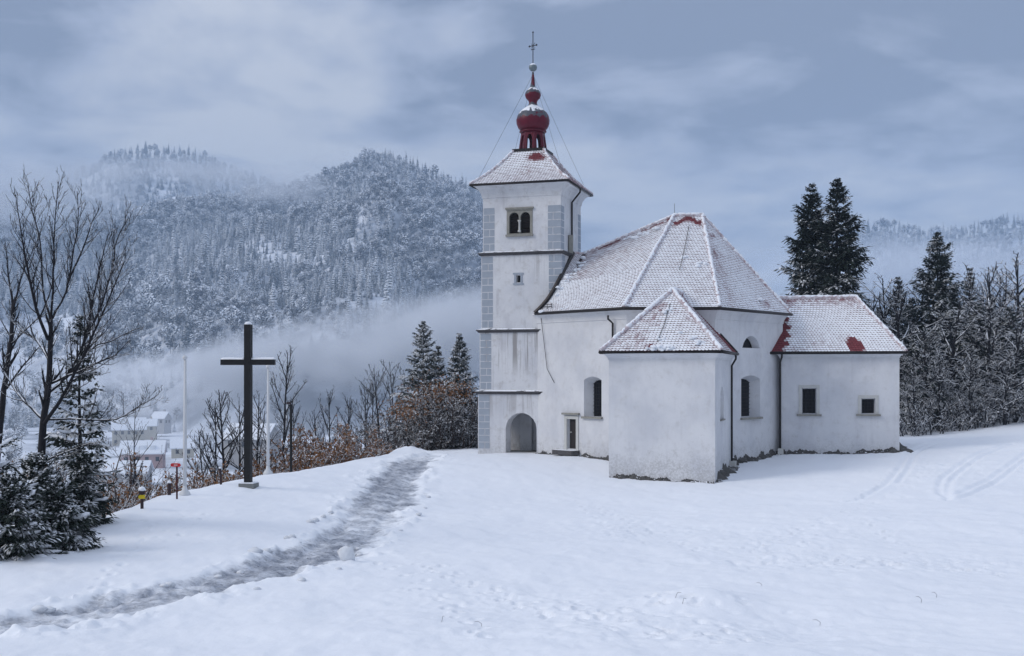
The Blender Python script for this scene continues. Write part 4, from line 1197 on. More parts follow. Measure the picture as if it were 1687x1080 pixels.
def flagpole(px, ytop, ybase, label):
    b = hit(px, ybase); s = F / b.y; zt = EYE + (HY - ytop) / s
    t = empty("flagpole", b); tag(t, label, "flagpole", "white flagpoles on the bank")
    mb = MB(); mb.tube([(b.x, b.y, b.z), (b.x, b.y, b.z + 2), (b.x + .01, b.y, zt - .12)], [.075, .068, .045], 10); mb.build("pole", M_POLE, t, True)
    mb = MB(); mb.lathe((b.x, b.y, zt - .12), [(.02, 0), (.085, .04), (.10, .10), (.07, .17), (.015, .20)], 10); mb.build("finial", M_POLE, t, True)
    mb = MB(); mb.lathe((b.x, b.y, b.z - .05), [(.24, 0), (.22, .12), (.10, .28), (.08, .42)], 12); mb.build("foot", M_POLE, t, True)
    mb = MB(); mb.tube([(b.x + .09, b.y - .03, b.z + 1.2), (b.x + .07, b.y - .03, zt - .15)], .008, 4); mb.build("halyard", M_POLE, t)
flagpole(304.5, 588, 816, "white flagpole standing beside the red arrow signpost")
flagpole(441.5, 603, 781, "white flagpole standing just behind the tall dark cross")

def post(px, ytop, ybase, r, label, name="wooden_post", mat=None, cat="post", tilt=0.0, group=None):
    b = hit(px, ybase); s = F / b.y; zt = EYE + (HY - ytop) / s
    t = empty(name, b); tag(t, label, cat, group)
    mb = MB(); mb.tube([(b.x, b.y, b.z - .3), (b.x + tilt * .5, b.y, (b.z + zt) / 2), (b.x + tilt, b.y, zt)], r, 8); mb.build("shaft", mat or M_POSTB, t)
    return t, Vector((b.x + tilt, b.y, zt)), b
def snowcap(t, p, r):
    mb = MB(); mb.lathe((p.x, p.y, p.z - .01), [(r * 1.15, 0), (r * 1.2, r * .5), (r * .8, r * 1.1), (r * .25, r * 1.35)], 9); mb.build("snow", M_SNOWO, t, True)
t, p, b = post(291.5, 763, 822, .036, "red arrow sign on a dark red post beside the white flagpole", "signpost", plain("post_red", (0.07, 0.014, 0.018), (.04, .01, .013), 5, .6, .2, 20), "signpost")
s = F / b.y; mb = MB(); w, h = 19 / s, 5.6 / s
ang = math.radians(-18); R = Matrix.Rotation(ang, 3, "Z")
pl = [(-w / 2, -h * .25), (-w * .38, -h / 2), (w * .36, -h / 2), (w / 2, 0), (w * .36, h / 2), (-w * .38, h / 2), (-w / 2, h * .25)]
n = len(pl); vs_ = [p + R @ Vector((x, -.05, z - .06)) for x, z in pl] + [p + R @ Vector((x, -.09, z - .06)) for x, z in pl]
mb.add(vs_, [tuple(range(n))[::-1], tuple(range(n, 2 * n))] + [(i, (i + 1) % n, n + (i + 1) % n, n + i) for i in range(n)]); board = mb.build("arrow_board", M_REDP, t)
mb = MB()
for k in range(6): mb.box(p + R @ Vector((-w * .14 + k * w * .062, -.094, -.06)), (w * .035, .006, h * .30), ang)
o = mb.build("lettering", M_WHT, board); o["kind"] = "stuff"
snowcap(t, p, .055)
t, p, b = post(234, 812, 838, .06, "low post with a small yellow sign above the snowy spruces", "signpost", M_POSTB, "signpost")
s = F / b.y; mb = MB(); w, h = 12 / s, 6.5 / s; ang = math.radians(12); R = Matrix.Rotation(ang, 3, "Z")
pl = [(-w / 2, 0), (-w * .30, -h / 2), (w * .5, -h * .42), (w * .36, 0), (w * .5, h / 2), (-w * .30, h / 2)]; n = len(pl)
vs_ = [p + R @ Vector((x, -.055, z - .13)) for x, z in pl] + [p + R @ Vector((x, -.09, z - .13)) for x, z in pl]
mb.add(vs_, [tuple(range(n))[::-1], tuple(range(n, 2 * n))] + [(i, (i + 1) % n, n + (i + 1) % n, n + i) for i in range(n)]); mb.build("arrow_board", M_YEL, t)
mb = MB(); mb.box(p + Vector((0, 0, .03)), (.20, .20, .14), .2); mb.build("cap", M_POSTB, t); snowcap(t, p + Vector((0, 0, .10)), .11)
G = "short posts along the bank"
for (px, y0, y1, r, lab, tl) in ((279, 795, 815.5, .075, "short dark post between the yellow sign and the red sign", 0), (364.5, 771, 798, .05, "short leaning grey post between the near flagpole and the cross", -.05),
        (448.5, 752, 778, .05, "short tilted post right beside the far flagpole", -.10), (483.5, 749, 771, .045, "short reddish post close to the lamp post", 0),
        (530, 744, 764, .05, "short dark post in the scrub beyond the lamp post", .02)):
    t, p, b = post(px, y0, y1, r, lab, group=G, tilt=tl); snowcap(t, p, r)
t, p, b = post(479.5, 666, 777, .07, "slim dark lamp post on the bank right of the cross", "lamp_post", M_BEAM, "lamp post")
mb = MB(); mb.tube([p + Vector((0, 0, -.05)), p + Vector((-.02, -.03, .06)), p + Vector((-.10, -.1, .10))], .04, 7); mb.build("bracket", M_POSTB, t)
mb = MB(); mb.box(p + Vector((-.10, -.16, .07)), (.20, .34, .10), .3); lh = mb.build("lamp_head", M_POSTB, t)
mb = MB(); mb.box(p + Vector((-.10, -.16, .015)), (.14, .24, .012), .3); mb.build("lens", M_FRAME, lh)

# clods of ploughed snow along the track
_rc = random.Random(21)
def clod(c, r, label, grp):
    m_, rings = 9, ((.55, -.55), (1, -.15), (.95, .2), (.62, .52), (.2, .66)); vs_ = []
    for i, (q, z) in enumerate(rings):
        for k in range(m_):
            an = 2 * math.pi * k / m_; f = _rc.uniform(.70, 1.25)
            vs_.append(Vector((math.cos(an) * q * r * f * 1.25, math.sin(an) * q * r * f, z * r * _rc.uniform(.8, 1.2))))
    mb = MB(); mb.add(vs_, [(i * m_ + k, i * m_ + (k + 1) % m_, (i + 1) * m_ + (k + 1) % m_, (i + 1) * m_ + k) for i in range(len(rings) - 1) for k in range(m_)] + [tuple(range((len(rings) - 1) * m_, len(rings) * m_)), tuple(range(m_))[::-1]])
    o = mb.build("snow_clod", M_CLOD, None, True); o.location = c; tag(o, label, "snow clod", grp); return o
M_CLOD = plain("ploughed_snow", (0.80, 0.83, 0.87), (0.55, 0.58, 0.62), 5, .7, .7, 14)
G = "clods of snow thrown up along the track"
t_ = clod(hit(571, 922) + Vector((0, 0, .12)), .36, "upright dirty slab of snow standing beside the slushy track", G); t_.scale = (.55, .35, 1.0); t_.rotation_euler = (.2, .5, .3)
t_ = clod(hit(420, 910) + Vector((0, 0, .03)), .19, "grey lump of snow above the bend of the track below the cross", G)
_CL = [(441,911,.20),(473,887,.16),(481,885,.18),(512,862,.22),(520,858,.2),(533,853,.16),(545,847,.14),(493,895,.12),(396,945,.14),(360,952,.16),(280,965,.2),(270,968,.15),(423,972,.13),(557,938,.13),(593,915,.14),(497,958,.15),(690,850,.16),(700,838,.13),(706,820,.14),(590,905,.12),(660,875,.13),(64,1010,.24),(80,1008,.2)]
_ORD = ("first", "second", "third", "fourth", "fifth", "sixth", "seventh", "eighth", "ninth", "tenth"); _seen = {}
for (px, py, r) in sorted(_CL, key=lambda q: -q[1]):
    where = ("on the meadow side of the slushy track" if px > 580 or (py > 955 and px > 400) else "along the track near the bottom left corner" if px < 300 else
             "on the cross side where the track bends uphill" if py < 880 else "on the cross side of the track's lower bend")
    _seen[where] = _seen.get(where, 0) + 1
    clod(hit(px, py) + Vector((0, 0, r * .10)), r * .62, "%s small snow clod %s, counted uphill" % (_ORD[_seen[where] - 1], where), G)
# dry stalks poking through the snow
G = "dry stalks in the meadow"
for (px, py, h, lab) in ((727,1025,.20,"thin dry stalk bent over in the foreground snow near the bottom edge"),(792,1032,.16,"thin dry stalk in the foreground snow, short and leaning"),(1113,985,.14,"tiny dry stalk on the low hummock of snow"),
        (1124,997,.18,"bent dry stalk just below the low hummock of snow"),(1254,966,.14,"tiny dry stalk in the snow right of the hummock"),(1542,985,.20,"dark seed head on a stalk in the right foreground snow"),(1517,993,.22,"upright grass blade in the right foreground snow"),(1350,1030,.18,"pale upright grass blade low in the meadow snow")):
    h *= .65; b = hit(px, py); r_ = random.Random(px); mb = MB(); a = r_.uniform(0, 6)
    pts = [b + Vector((0, 0, -.03)), b + Vector((.02, 0, h * .5)), b + Vector((.05 * math.cos(a), .03, h * .9)), b + Vector((.13 * math.cos(a), .04, h * .85))]
    mb.tube(pts, [.005, .004, .004, .003], 5); o = mb.build("dry_stalk", M_WOODD, None, origin=tuple(b)); tag(o, lab, "stalk", G)
# ================================================================== trees and shrubs
def bark_mat(name, c1, c2, lo, hi, amt=.55, sc=6.0):
    k = NT(name); col = k.mix(k.noise(3, 4), c1, c2)
    v = k.math("ADD", k.normal_z(), k.math("MULTIPLY", k.math("SUBTRACT", k.noise(sc, 3), .5), amt))
    k.color(k.mix(k.ss(v, lo, hi), col, SNOW)); k.rough(.8); return k.mat
M_BARK = bark_mat("bark_snowed", (.016, .015, .019), (.009, .009, .012), .42, .62, 1.2, 3.0)
M_TWIG = bark_mat("twig_snowed", (.020, .018, .022), (.011, .011, .015), .40, .60, 1.5, 2.2)
M_TWIGW = bark_mat("twig_rimed", (.014, .015, .024), (.008, .009, .016), .02, .45, 1.7, .9)
M_BUSHTW = bark_mat("shrub_twig", (.075, .048, .036), (.035, .026, .024), .15, .45, 1.3, 2.5)
def needle_mat(name, lo, hi, amt=1.1, c1=(.012, .022, .018), c2=(.022, .032, .026)):
    k = NT(name); col = k.mix(k.noise(2.5, 3), c1, c2)
    v = k.math("ADD", k.normal_z(), k.math("ADD", k.math("MULTIPLY", k.math("SUBTRACT", k.noise(1.6, 4, .6), .5), amt), k.attr("snow")))
    k.color(k.mix(k.ss(v, lo, hi), col, SNOW)); k.rough(.75); return k.mat
M_NEED = needle_mat("needles_dusted", .80, 1.1)
M_NEEDS = needle_mat("needles_snowy", .50, .85, 1.3)
def leaf_mat(name, c1, c2, lo=.55, hi=.8):
    k = NT(name); col = k.mix(k.noise(4, 2), c1, c2)
    v = k.math("ADD", k.normal_z(), k.math("MULTIPLY", k.math("SUBTRACT", k.noise(2.2, 3), .5), 1.5))
    k.color(k.mix(k.ss(v, lo, hi), col, SNOW)); k.rough(.7); return k.mat
M_LEAFO = leaf_mat("leaves_rust", (.30, .14, .045), (.15, .068, .035), .72, .95)
M_LEAFD = leaf_mat("leaves_dark", (.018, .018, .016), (.035, .024, .018), .45, .75)

class Wood:
    """collects polylines with radii; builds all of them as batches of thin tubes"""
    def __init__(self): self.b = {}
    def add(self, pts, rad, sides): self.b.setdefault((len(pts), sides), []).append((pts, rad))
    def mesh(self):
        Vs, Fs, o = [], [], 0
        for (k, n), lst in self.b.items():
            Pn = np.array([p for p, _ in lst], float); Rn = np.array([r for _, r in lst], float); N = len(Pn)
            T = np.empty_like(Pn); T[:, 1:-1] = Pn[:, 2:] - Pn[:, :-2]; T[:, 0] = Pn[:, 1] - Pn[:, 0]; T[:, -1] = Pn[:, -1] - Pn[:, -2]
            T /= np.linalg.norm(T, axis=2, keepdims=True) + 1e-9
            A = np.where(np.abs(T[..., 2:3]) < .9, np.array([0, 0, 1.0]), np.array([1.0, 0, 0]))
            A[:] = A[:, :1]
            X = np.cross(T, A); X /= np.linalg.norm(X, axis=2, keepdims=True) + 1e-9; Y = np.cross(T, X)
            an = np.arange(n) * 2 * np.pi / n + .5
            R = Rn[..., None, None]
            V = Pn[:, :, None] + R * (X[:, :, None] * np.cos(an)[None, None, :, None] + Y[:, :, None] * np.sin(an)[None, None, :, None])
            base = o + (np.arange(N) * k * n)[:, None, None] + (np.arange(k - 1) * n)[None, :, None]
            a = np.arange(n); b2 = (a + 1) % n
            F_ = np.stack([base + a, base + b2, base + b2 + n, base + a + n], -1).reshape(-1, 4)
            Vs.append(V.reshape(-1, 3)); Fs.append(F_); o += N * k * n
        return np.concatenate(Vs), np.concatenate(Fs)
    def build(self, name, mat, parent): 
        v, f = self.mesh(); return np_mesh(name, v, f, mat, parent, True)

def rv(r): 
    while True:
        v = Vector((r.uniform(-1, 1), r.uniform(-1, 1), r.uniform(-1, 1)))
        if .01 < v.length_squared < 1: return v.normalized()
def limb(r, p, d, L, nseg, wob, trop):
    pts = [p.copy()]; d = d.normalized()
    for i in range(nseg):
        d = (d + rv(r) * wob + Vector((0, 0, trop))).normalized(); p = p + d * (L / nseg); pts.append(p.copy())
    return pts
def twigs(r, W, Tw, pts, rad, level, maxl, dens, spread, trop, lmul, minr, L0):
    """side branches along a limb"""
    n = len(pts) - 1; L = sum((pts[i + 1] - pts[i]).length for i in range(n))
    cnt = max(1, int(dens[level] * L))
    for c in range(cnt):
        f = (c + r.uniform(.1, .9)) / cnt
        f = .18 + .80 * f if level == 0 else .08 + .9 * f
        i = min(int(f * n), n - 1); q = pts[i].lerp(pts[i + 1], f * n - i); t = (pts[i + 1] - pts[i]).normalized()
        side = t.cross(rv(r)); side = side.normalized() if side.length > 1e-3 else t.orthogonal()
        a = math.radians(r.uniform(*spread)); d = t * math.cos(a) + side * math.sin(a)
        l = L * lmul * r.uniform(.55, 1.15) * (1.15 - .75 * f) if level == 0 else L * lmul * r.uniform(.45, 1.1) * (1.1 - .55 * f)
        l = max(l, .18); rr = max(minr, (rad[i] * (1 - (f * n - i)) + rad[i + 1] * (f * n - i)) * r.uniform(.45, .65))
        ns = 4 if level < maxl - 1 else 3
        bp = limb(r, q, d, l, ns, .15, trop); br = [rr * (1 - .72 * k / ns) for k in range(ns + 1)]
        br = [max(minr * .8, x) for x in br]
        (W if level < 1 else Tw).add([tuple(x) for x in bp], br, 5 if level < 1 else 3)
        if level + 1 < maxl: twigs(r, W, Tw, bp, br, level + 1, maxl, dens, spread, trop, lmul, minr, L0)
def bare_tree(seed, H, r0, nlimb=9, spread=(22, 50), dens=(1.7, 3.0, 4.2), maxl=3, trop=.10, lmul=.42, minr=.006, fork=.35, lean=.03, crown_w=.45, name="bare_tree", mats=None, up=.55):
    """a leafless tree of height H standing at the origin"""
    r = random.Random(seed); W, Tw = Wood(), Wood()
    t = empty(name, (0, 0, 0))
    trunk = limb(r, Vector((0, 0, -.4)), Vector((r.gauss(0, lean), r.gauss(0, lean), 1)), H * .97, 9, .055, .05)
    tr = [r0 * (1.25 if i == 0 else 1) * (1 - .93 * (i / 9) ** .9) + .012 for i in range(10)]
    W.add([tuple(p) for p in trunk], tr, 8)
    for i in range(nlimb):
        f = fork * .6 + (1 - fork * .6) * .9 * (i + r.random() * .8) / nlimb; k = min(int(f * 9), 8); q = trunk[k].lerp(trunk[k + 1], f * 9 - k)
        az = i * 2.4 + r.uniform(-.5, .5); el = math.radians(r.uniform(25, 55) + 18 * f)
        d = Vector((math.cos(az) * math.cos(el), math.sin(az) * math.cos(el), math.sin(el)))
        L = H * crown_w * (1.12 - .85 * f) * r.uniform(.8, 1.15)
        lp = limb(r, q, d, L, 6, .13, trop * up); rr = tr[k] * r.uniform(.4, .6); lr = [rr * (1 - .85 * j / 6) + minr for j in range(7)]
        W.add([tuple(p) for p in lp], lr, 6)
        twigs(r, W, Tw, lp, lr, 0, maxl, dens, spread, trop, lmul, minr, L)
    top = trunk[6:]; twigs(r, W, Tw, top, tr[6:], 0, maxl, dens, spread, trop, lmul, minr, H * .3)
    m = mats or (M_BARK, M_TWIG)
    W.build("trunk", m[0], t); Tw.build("crown", m[1], t)
    return t

def conifer(seed, H, R, nwh=26, per=8, sprays=26, sl=.42, sw=.10, droop=.35, base=.06, power=.85, mat=None, pillow=0.0, trunk_r=None, name="spruce", gap=.0, snowv=0.0, ang0=-8, wid=1.0):
    """a spruce at the origin: whorls of drooping boughs, each set with many small needle sprays"""
    r = random.Random(seed); rn = np.random.default_rng(seed); t = empty(name, (0, 0, 0)); W = Wood()
    tr = trunk_r or H * .012
    W.add([(0, 0, -.4), (0, 0, H * .3), (r.gauss(0, .03), r.gauss(0, .03), H * .65), (r.gauss(0, .05), 0, H)], [tr * 1.2, tr * .85, tr * .45, .012], 7)
    o_, d_, n_, l_, s_ = [], [], [], [], []; Pil = Wood()
    for i in range(nwh):
        f = base + (1 - base) * (i / (nwh - 1)) ** .92; z = H * f * .985
        RL = R * ((1 - f) ** power if power < 2 else 1 - math.exp(-(1 - f) / .19)) * (1 - .25 * math.exp(-(f - base) / .06)) + .10
        m_ = max(3, int(per * (.55 + .6 * (1 - f))))
        off = r.uniform(0, 6.28); wn = r.uniform(.82, 1.14)
        for j in range(m_):
            if r.random() < gap: continue
            az = off + j * 6.283 / m_ + r.uniform(-.22, .22); L = RL * r.uniform(.58, 1.2) * wn * (1 + .14 * math.sin(az * 2 + seed) + .10 * math.sin(az * 3 + f * 11 + seed * 2))
            el = math.radians(ang0 + 48 * f ** 1.6 + r.uniform(-7, 7)); hd = Vector((math.cos(az), math.sin(az), 0)); ns = 5
            pts = []
            for k in range(ns + 1):
                q = k / ns; pts.append(hd * (L * q * math.cos(el)) + Vector((0, 0, z + L * q * math.sin(el) - droop * L * (q ** 1.5) * (1 - f) + .16 * L * q ** 4 * (1 - f * .5))))
            W.add([tuple(p) for p in pts], [max(.012, tr * .32 * (1 - f) * (1 - .8 * k / ns) + .006) for k in range(ns + 1)], 4)
            ns2 = max(4, int(sprays * (.25 + .75 * L / R))); sv = snowv + r.uniform(-.3, .3)
            sd = Vector((-hd.y, hd.x, 0))
            for c in range(ns2):
                q = .12 + .88 * (c + r.random()) / ns2; k = min(int(q * ns), ns - 1); b = pts[k].lerp(pts[k + 1], q * ns - k); tdir = (pts[k + 1] - pts[k]).normalized()
                sgn = 1 if c % 2 else -1; sp = r.uniform(.35, 1.15) * sgn * (1 - .55 * q ** 3)
                dv = (tdir * r.uniform(.5, 1) + sd * sp + Vector((0, 0, r.uniform(-.55, .10) - (.35 if r.random() < .35 else 0)))).normalized()
                ll = sl * (.55 + .75 * (1 - q * .5)) * min(1.2, .26 + 1.05 * L / R) * r.uniform(.7, 1.2)
                o_.append(b); d_.append(dv); l_.append(ll); s_.append(sv + r.uniform(-.15, .15))
            if pillow and r.random() < pillow:
                q0 = r.uniform(.3, .5); nn = 6; pp = []; rr_ = []
                for k in range(nn):
                    q = q0 + (r.uniform(.94, 1.0) - q0) * k / (nn - 1); kk = min(int(q * ns), ns - 1)
                    pp.append(tuple(pts[kk].lerp(pts[kk + 1], q * ns - kk) + Vector((r.gauss(0, .02), r.gauss(0, .02), .05 + .012 * r.random())))); rr_.append(max(.07, sw * .85) * r.uniform(.55, 1.2) * (1 if 0 < k < nn - 1 else .35) * (.45 + .55 * L / R))
                Pil.add(pp, rr_, 6)
    # top leader
    for c in range(14):
        o_.append(Vector((0, 0, H * (.93 + .065 * c / 14)))); d_.append(Vector((math.cos(c * 2.4), math.sin(c * 2.4), 1.0)).normalized()); l_.append(sl * .32); s_.append(snowv)
    O = np.array([tuple(v) for v in o_]); D = np.array([tuple(v) for v in d_]); Ls = np.array(l_)[:, None]; N = len(O)
    up_ = np.array([0, 0, 1.0]) + rn.normal(0, .28, (N, 3)); X = np.cross(D, up_); X /= np.linalg.norm(X, axis=1, keepdims=True); Z = np.cross(X, D)
    w = sw * wid * (.7 + .6 * rn.random((N, 1)))
    # tent-shaped spray: ridge line and two drooping sides with a notched outline
    a = O; m1 = O + D * Ls * .55 + Z * .02; tip = O + D * Ls - np.array([0, 0, 1.0]) * Ls * .10
    L1 = O + D * Ls * .30 + X * w - Z * w * .5; L2 = O + D * Ls * .78 + X * w * .8 - Z * w * .5
    R1 = O + D * Ls * .30 - X * w - Z * w * .5; R2 = O + D * Ls * .78 - X * w * .8 - Z * w * .5
    V = np.stack([a, m1, tip, L1, L2, R1, R2], 1).reshape(-1, 3)
    b = (np.arange(N) * 7)[:, None]
    Fq = np.concatenate([b + np.array([[0, 1, 3, 3]]), b + np.array([[1, 2, 4, 4]]), b + np.array([[0, 5, 1, 1]]), b + np.array([[1, 6, 2, 2]])])[:, :3]
    sa = np.tile(np.array(s_), 4)
    W.build("trunk", M_BARK, t)
    np_mesh("crown", V, Fq, mat or M_NEED, t, False, attrs=[("snow", "FACE", sa)])
    if pillow and Pil.b: tag(Pil.build("snow", M_SNOWO, t), kind="stuff")
    return t

def shrub(seed, w, h, stems=16, dens=(4.0, 6.0), leaves=900, lsz=.07, mats=None, name="shrub", arch=.0, twr=.006, dpt=None):
    """a many-stemmed shrub at the origin"""
    r = random.Random(seed); W, Tw = Wood(), Wood(); t = empty(name, (0, 0, 0)); spots = []
    dpt = dpt or w
    for i in range(stems):
        a = r.uniform(0, 6.28); q = math.sqrt(r.random()); bx, by = math.cos(a) * q * w * .42, math.sin(a) * q * dpt * .42
        d = Vector((bx / w * 1.1 + r.gauss(0, .2), by / dpt * 1.1 + r.gauss(0, .2), 1.0)); L = h * r.uniform(.55, 1.08) * (1 - .3 * q)
        lp = limb(r, Vector((bx, by, -.3)), d, L + .3, 7, .15, -arch * .12); rr = .012 + .012 * r.random() * h; lr = [rr * (1 - .8 * k / 7) + twr * .6 for k in range(8)]
        W.add([tuple(p) for p in lp], lr, 5)
        twigs(r, W, Tw, lp, lr, 0, 2, dens, (20, 75), .03 - arch * .08, .36, twr, L)
    for key, lst in Tw.b.items():
        for pts, _ in lst: spots.extend(pts[1:])
    W.build("stems", mats[0], t); tag(Tw.build("twigs", mats[0], t), kind="stuff")
    if leaves and spots:
        rn = np.random.default_rng(seed); S = np.array(spots); idx = rn.integers(0, len(S), leaves); c = S[idx] + rn.normal(0, .03, (leaves, 3))
        u = rn.normal(0, 1, (leaves, 3)); u /= np.linalg.norm(u, axis=1, keepdims=True); v = np.cross(u, rn.normal(0, 1, (leaves, 3))); v /= np.linalg.norm(v, axis=1, keepdims=True)
        s = lsz * (.5 + rn.random((leaves, 1)))
        V = np.stack([c - u * s, c + v * s * .55, c + u * s, c - v * s * .55], 1).reshape(-1, 3)
        np_mesh("foliage", V, np.arange(leaves * 4).reshape(-1, 4), mats[1], t, False)
    return t
def put(t, loc, rz=0.0, sc=1.0, label=None, cat=None, group=None):
    t.location = loc; t.rotation_euler = (0, 0, rz); t.scale = (sc, sc, sc) if not isinstance(sc, tuple) else sc
    return tag(t, label, cat, group)

# ---------------------------------------------------------------- the big bare tree on the valley side, limbs traced one by one
def guided_tree(limbs, d0, label, seed, name="bare_tree"):
    r = random.Random(seed); W, Tw = Wood(), Wood()
    base = P(*limbs[0][0][0][:2], d0); t = empty(name, (base.x, base.y, base.z)); tag(t, label, "tree", "bare trees on the valley side")
    for pts, r0, r1 in limbs:
        pp = [P(x, y, d0 + dd) for x, y, dd in pts]; fine = []
        n = len(pp)
        for i in range(n - 1):
            for k in range(3): 
                q = k / 3; p0, p1, p2, p3 = pp[max(i - 1, 0)], pp[i], pp[i + 1], pp[min(i + 2, n - 1)]
                fine.append(.5 * (2 * p1 + (p2 - p0) * q + (2 * p0 - 5 * p1 + 4 * p2 - p3) * q * q + (3 * p1 - p0 - 3 * p2 + p3) * q ** 3) + rv(r) * .02)
        fine.append(pp[-1]); m = len(fine) - 1
        rad = [r0 + (r1 - r0) * (k / m) ** .8 for k in range(m + 1)]
        W.add([tuple(p) for p in fine], rad, 8 if r0 > .08 else 6)
        if r0 < .17:
            st = 0 if r0 < .10 else m // 3
            twigs(r, W, Tw, fine[st:], rad[st:], 0, 3, (5.6, 5.2, 4.0), (22, 50), .16, .30, .0078, 3)
    W.build("trunk", M_BARK, t); Tw.build("crown", M_TWIG, t)
    return t
guided_tree([
  ([(62,905,0),(66,800,0),(70,700,0),(80,640,0),(83,560,0),(84,530,0)], .155, .060),
  ([(84,530,0),(70,470,.3),(66,400,.5),(52,345,.8),(46,300,1.0)], .040, .011),
  ([(84,528,0),(88,450,-.3),(90,380,-.4),(96,300,-.5)], .044, .011),
  ([(86,525,0),(108,480,.5),(120,420,.7),(128,370,.8),(127,315,1.0)], .040, .011),
  ([(80,560,0),(60,510,-.6),(45,440,-1.0),(35,390,-1.2),(26,320,-1.5)], .06, .010),
  ([(110,470,.5),(136,410,.9),(150,370,1.2),(163,345,1.3)], .04, .010),
  ([(76,650,0),(110,620,.6),(140,560,1.0),(168,500,1.3),(186,440,1.5),(192,395,1.7),(211,360,1.9)], .056, .011),
  ([(140,560,1.0),(152,500,.7),(165,440,.5),(178,385,.3)], .05, .010),
  ([(72,700,0),(110,640,-.8),(150,560,-1.2),(180,490,-1.5),(205,430,-1.7)], .07, .012),
  ([(110,622,.5),(150,575,.2),(185,560,0),(228,540,-.2)], .045, .010),
  ([(80,632,0),(130,612,-.5),(165,595,-.8),(190,585,-1.0),(214,560,-1.1)], .05, .012),
  ([(75,690,0),(140,690,-.6),(190,690,-1.0),(235,665,-1.3),(252,655,-1.5)], .04, .010),
  ([(68,760,0),(110,745,-.4),(150,730,-.6),(185,740,-.8)], .04, .010),
  ([(84,600,0),(60,560,.8),(30,540,1.2),(4,500,1.6)], .05, .010),
  ([(72,690,0),(40,660,.6),(10,620,1.1),(-20,560,1.5)], .06, .012)], 37.0,
  "tallest bare tree with many upright snow-lined limbs at the meadow's left edge", 4)
guided_tree([
  ([(-12,830,0),(0,700,0),(10,620,0),(18,560,0),(22,500,0)], .13, .06),
  ([(22,500,0),(14,450,.3),(8,400,.4)], .05, .012), ([(20,520,0),(34,460,-.3),(48,420,-.4)], .05, .012), ([(16,570,0),(50,535,.4),(78,515,.8)], .045, .012),
  ([(10,640,0),(40,600,-.5),(66,570,-.8)], .05, .012)], 41.0, "thin bare tree cut by the left edge beside the tallest bare tree", 9)

# ---------------------------------------------------------------- young spruces below the meadow's edge
def place_spruce(px, ytop, ybase, d, label, seed, R, group="snow-laden young spruces", **kw):
    zb = EYE - (ybase - HY) / F * d; zt = EYE - (ytop - HY) / F * d; H = zt - zb
    t = conifer(seed, H, R, **kw); p = P(px, ybase, d); return put(t, p, 0, 1, label, "spruce", group)
YK = dict(nwh=17, per=9, sprays=60, sl=.36, sw=.046, droop=.42, base=.02, power=.75, mat=M_NEED, pillow=.85, snowv=-.02, ang0=4)
place_spruce(16, 785, 935, 30.5, "dense snow-laden spruce lowest in the left corner of the meadow", 31, 1.3, **YK)
place_spruce(-40, 680, 930, 32.0, "snow-laden spruce cut by the left edge of the picture", 32, 1.8, **YK)
place_spruce(88, 790, 905, 32.5, "low snowy spruce at the foot of the tallest bare tree", 33, 1.0, **dict(YK, nwh=13))
place_spruce(62, 750, 900, 35.5, "snowy spruce right behind the trunk of the tallest bare tree", 34, 1.5, **YK)
place_spruce(133, 520, 885, 38.0, "slim tall sparse spruce with a bare dark stem beside the tallest bare tree", 35, 1.35, nwh=22, per=6, sprays=22, sl=.42, sw=.07, droop=.45, base=.10, power=.6, mat=M_NEED, pillow=.45, gap=.28, ang0=2)
place_spruce(138, 750, 880, 37.0, "dark low spruce spreading to the right under the sparse spruce", 36, .85, **dict(YK, nwh=12, pillow=.3, mat=M_NEED))
# behind, near the tower
SK = dict(nwh=26, per=12, sprays=60, sl=.55, sw=.08, droop=.35, base=.04, power=.8, mat=M_NEEDS, pillow=.45, snowv=-.08)
place_spruce(697, 528, 760, 92, "taller of the two snowy spruces left of the tower", 41, 3.3, "spruces by the tower", **SK)
place_spruce(757, 548, 760, 90, "shorter snowy spruce close against the tower's left side", 42, 2.6, "spruces by the tower", **SK)
place_spruce(722, 570, 760, 91, "small spruce squeezed between the two spruces left of the tower", 43, 2.0, "spruces by the tower", **dict(SK, nwh=16))
# the two big ones behind the sacristy
BK = dict(nwh=38, per=11, sprays=64, sl=.85, sw=.10, droop=.55, base=.10, power=9, mat=M_NEED, pillow=.14, snowv=-.12, gap=.10)
place_spruce(1338, 300, 725, 99, "left of the pair of tall dark spruces behind the sacristy roof", 51, 2.1, "tall pair behind the sacristy", **BK)
place_spruce(1379, 291, 725, 97, "right, slightly taller of the pair of dark spruces behind the sacristy roof", 52, 2.1, "tall pair behind the sacristy", **BK)

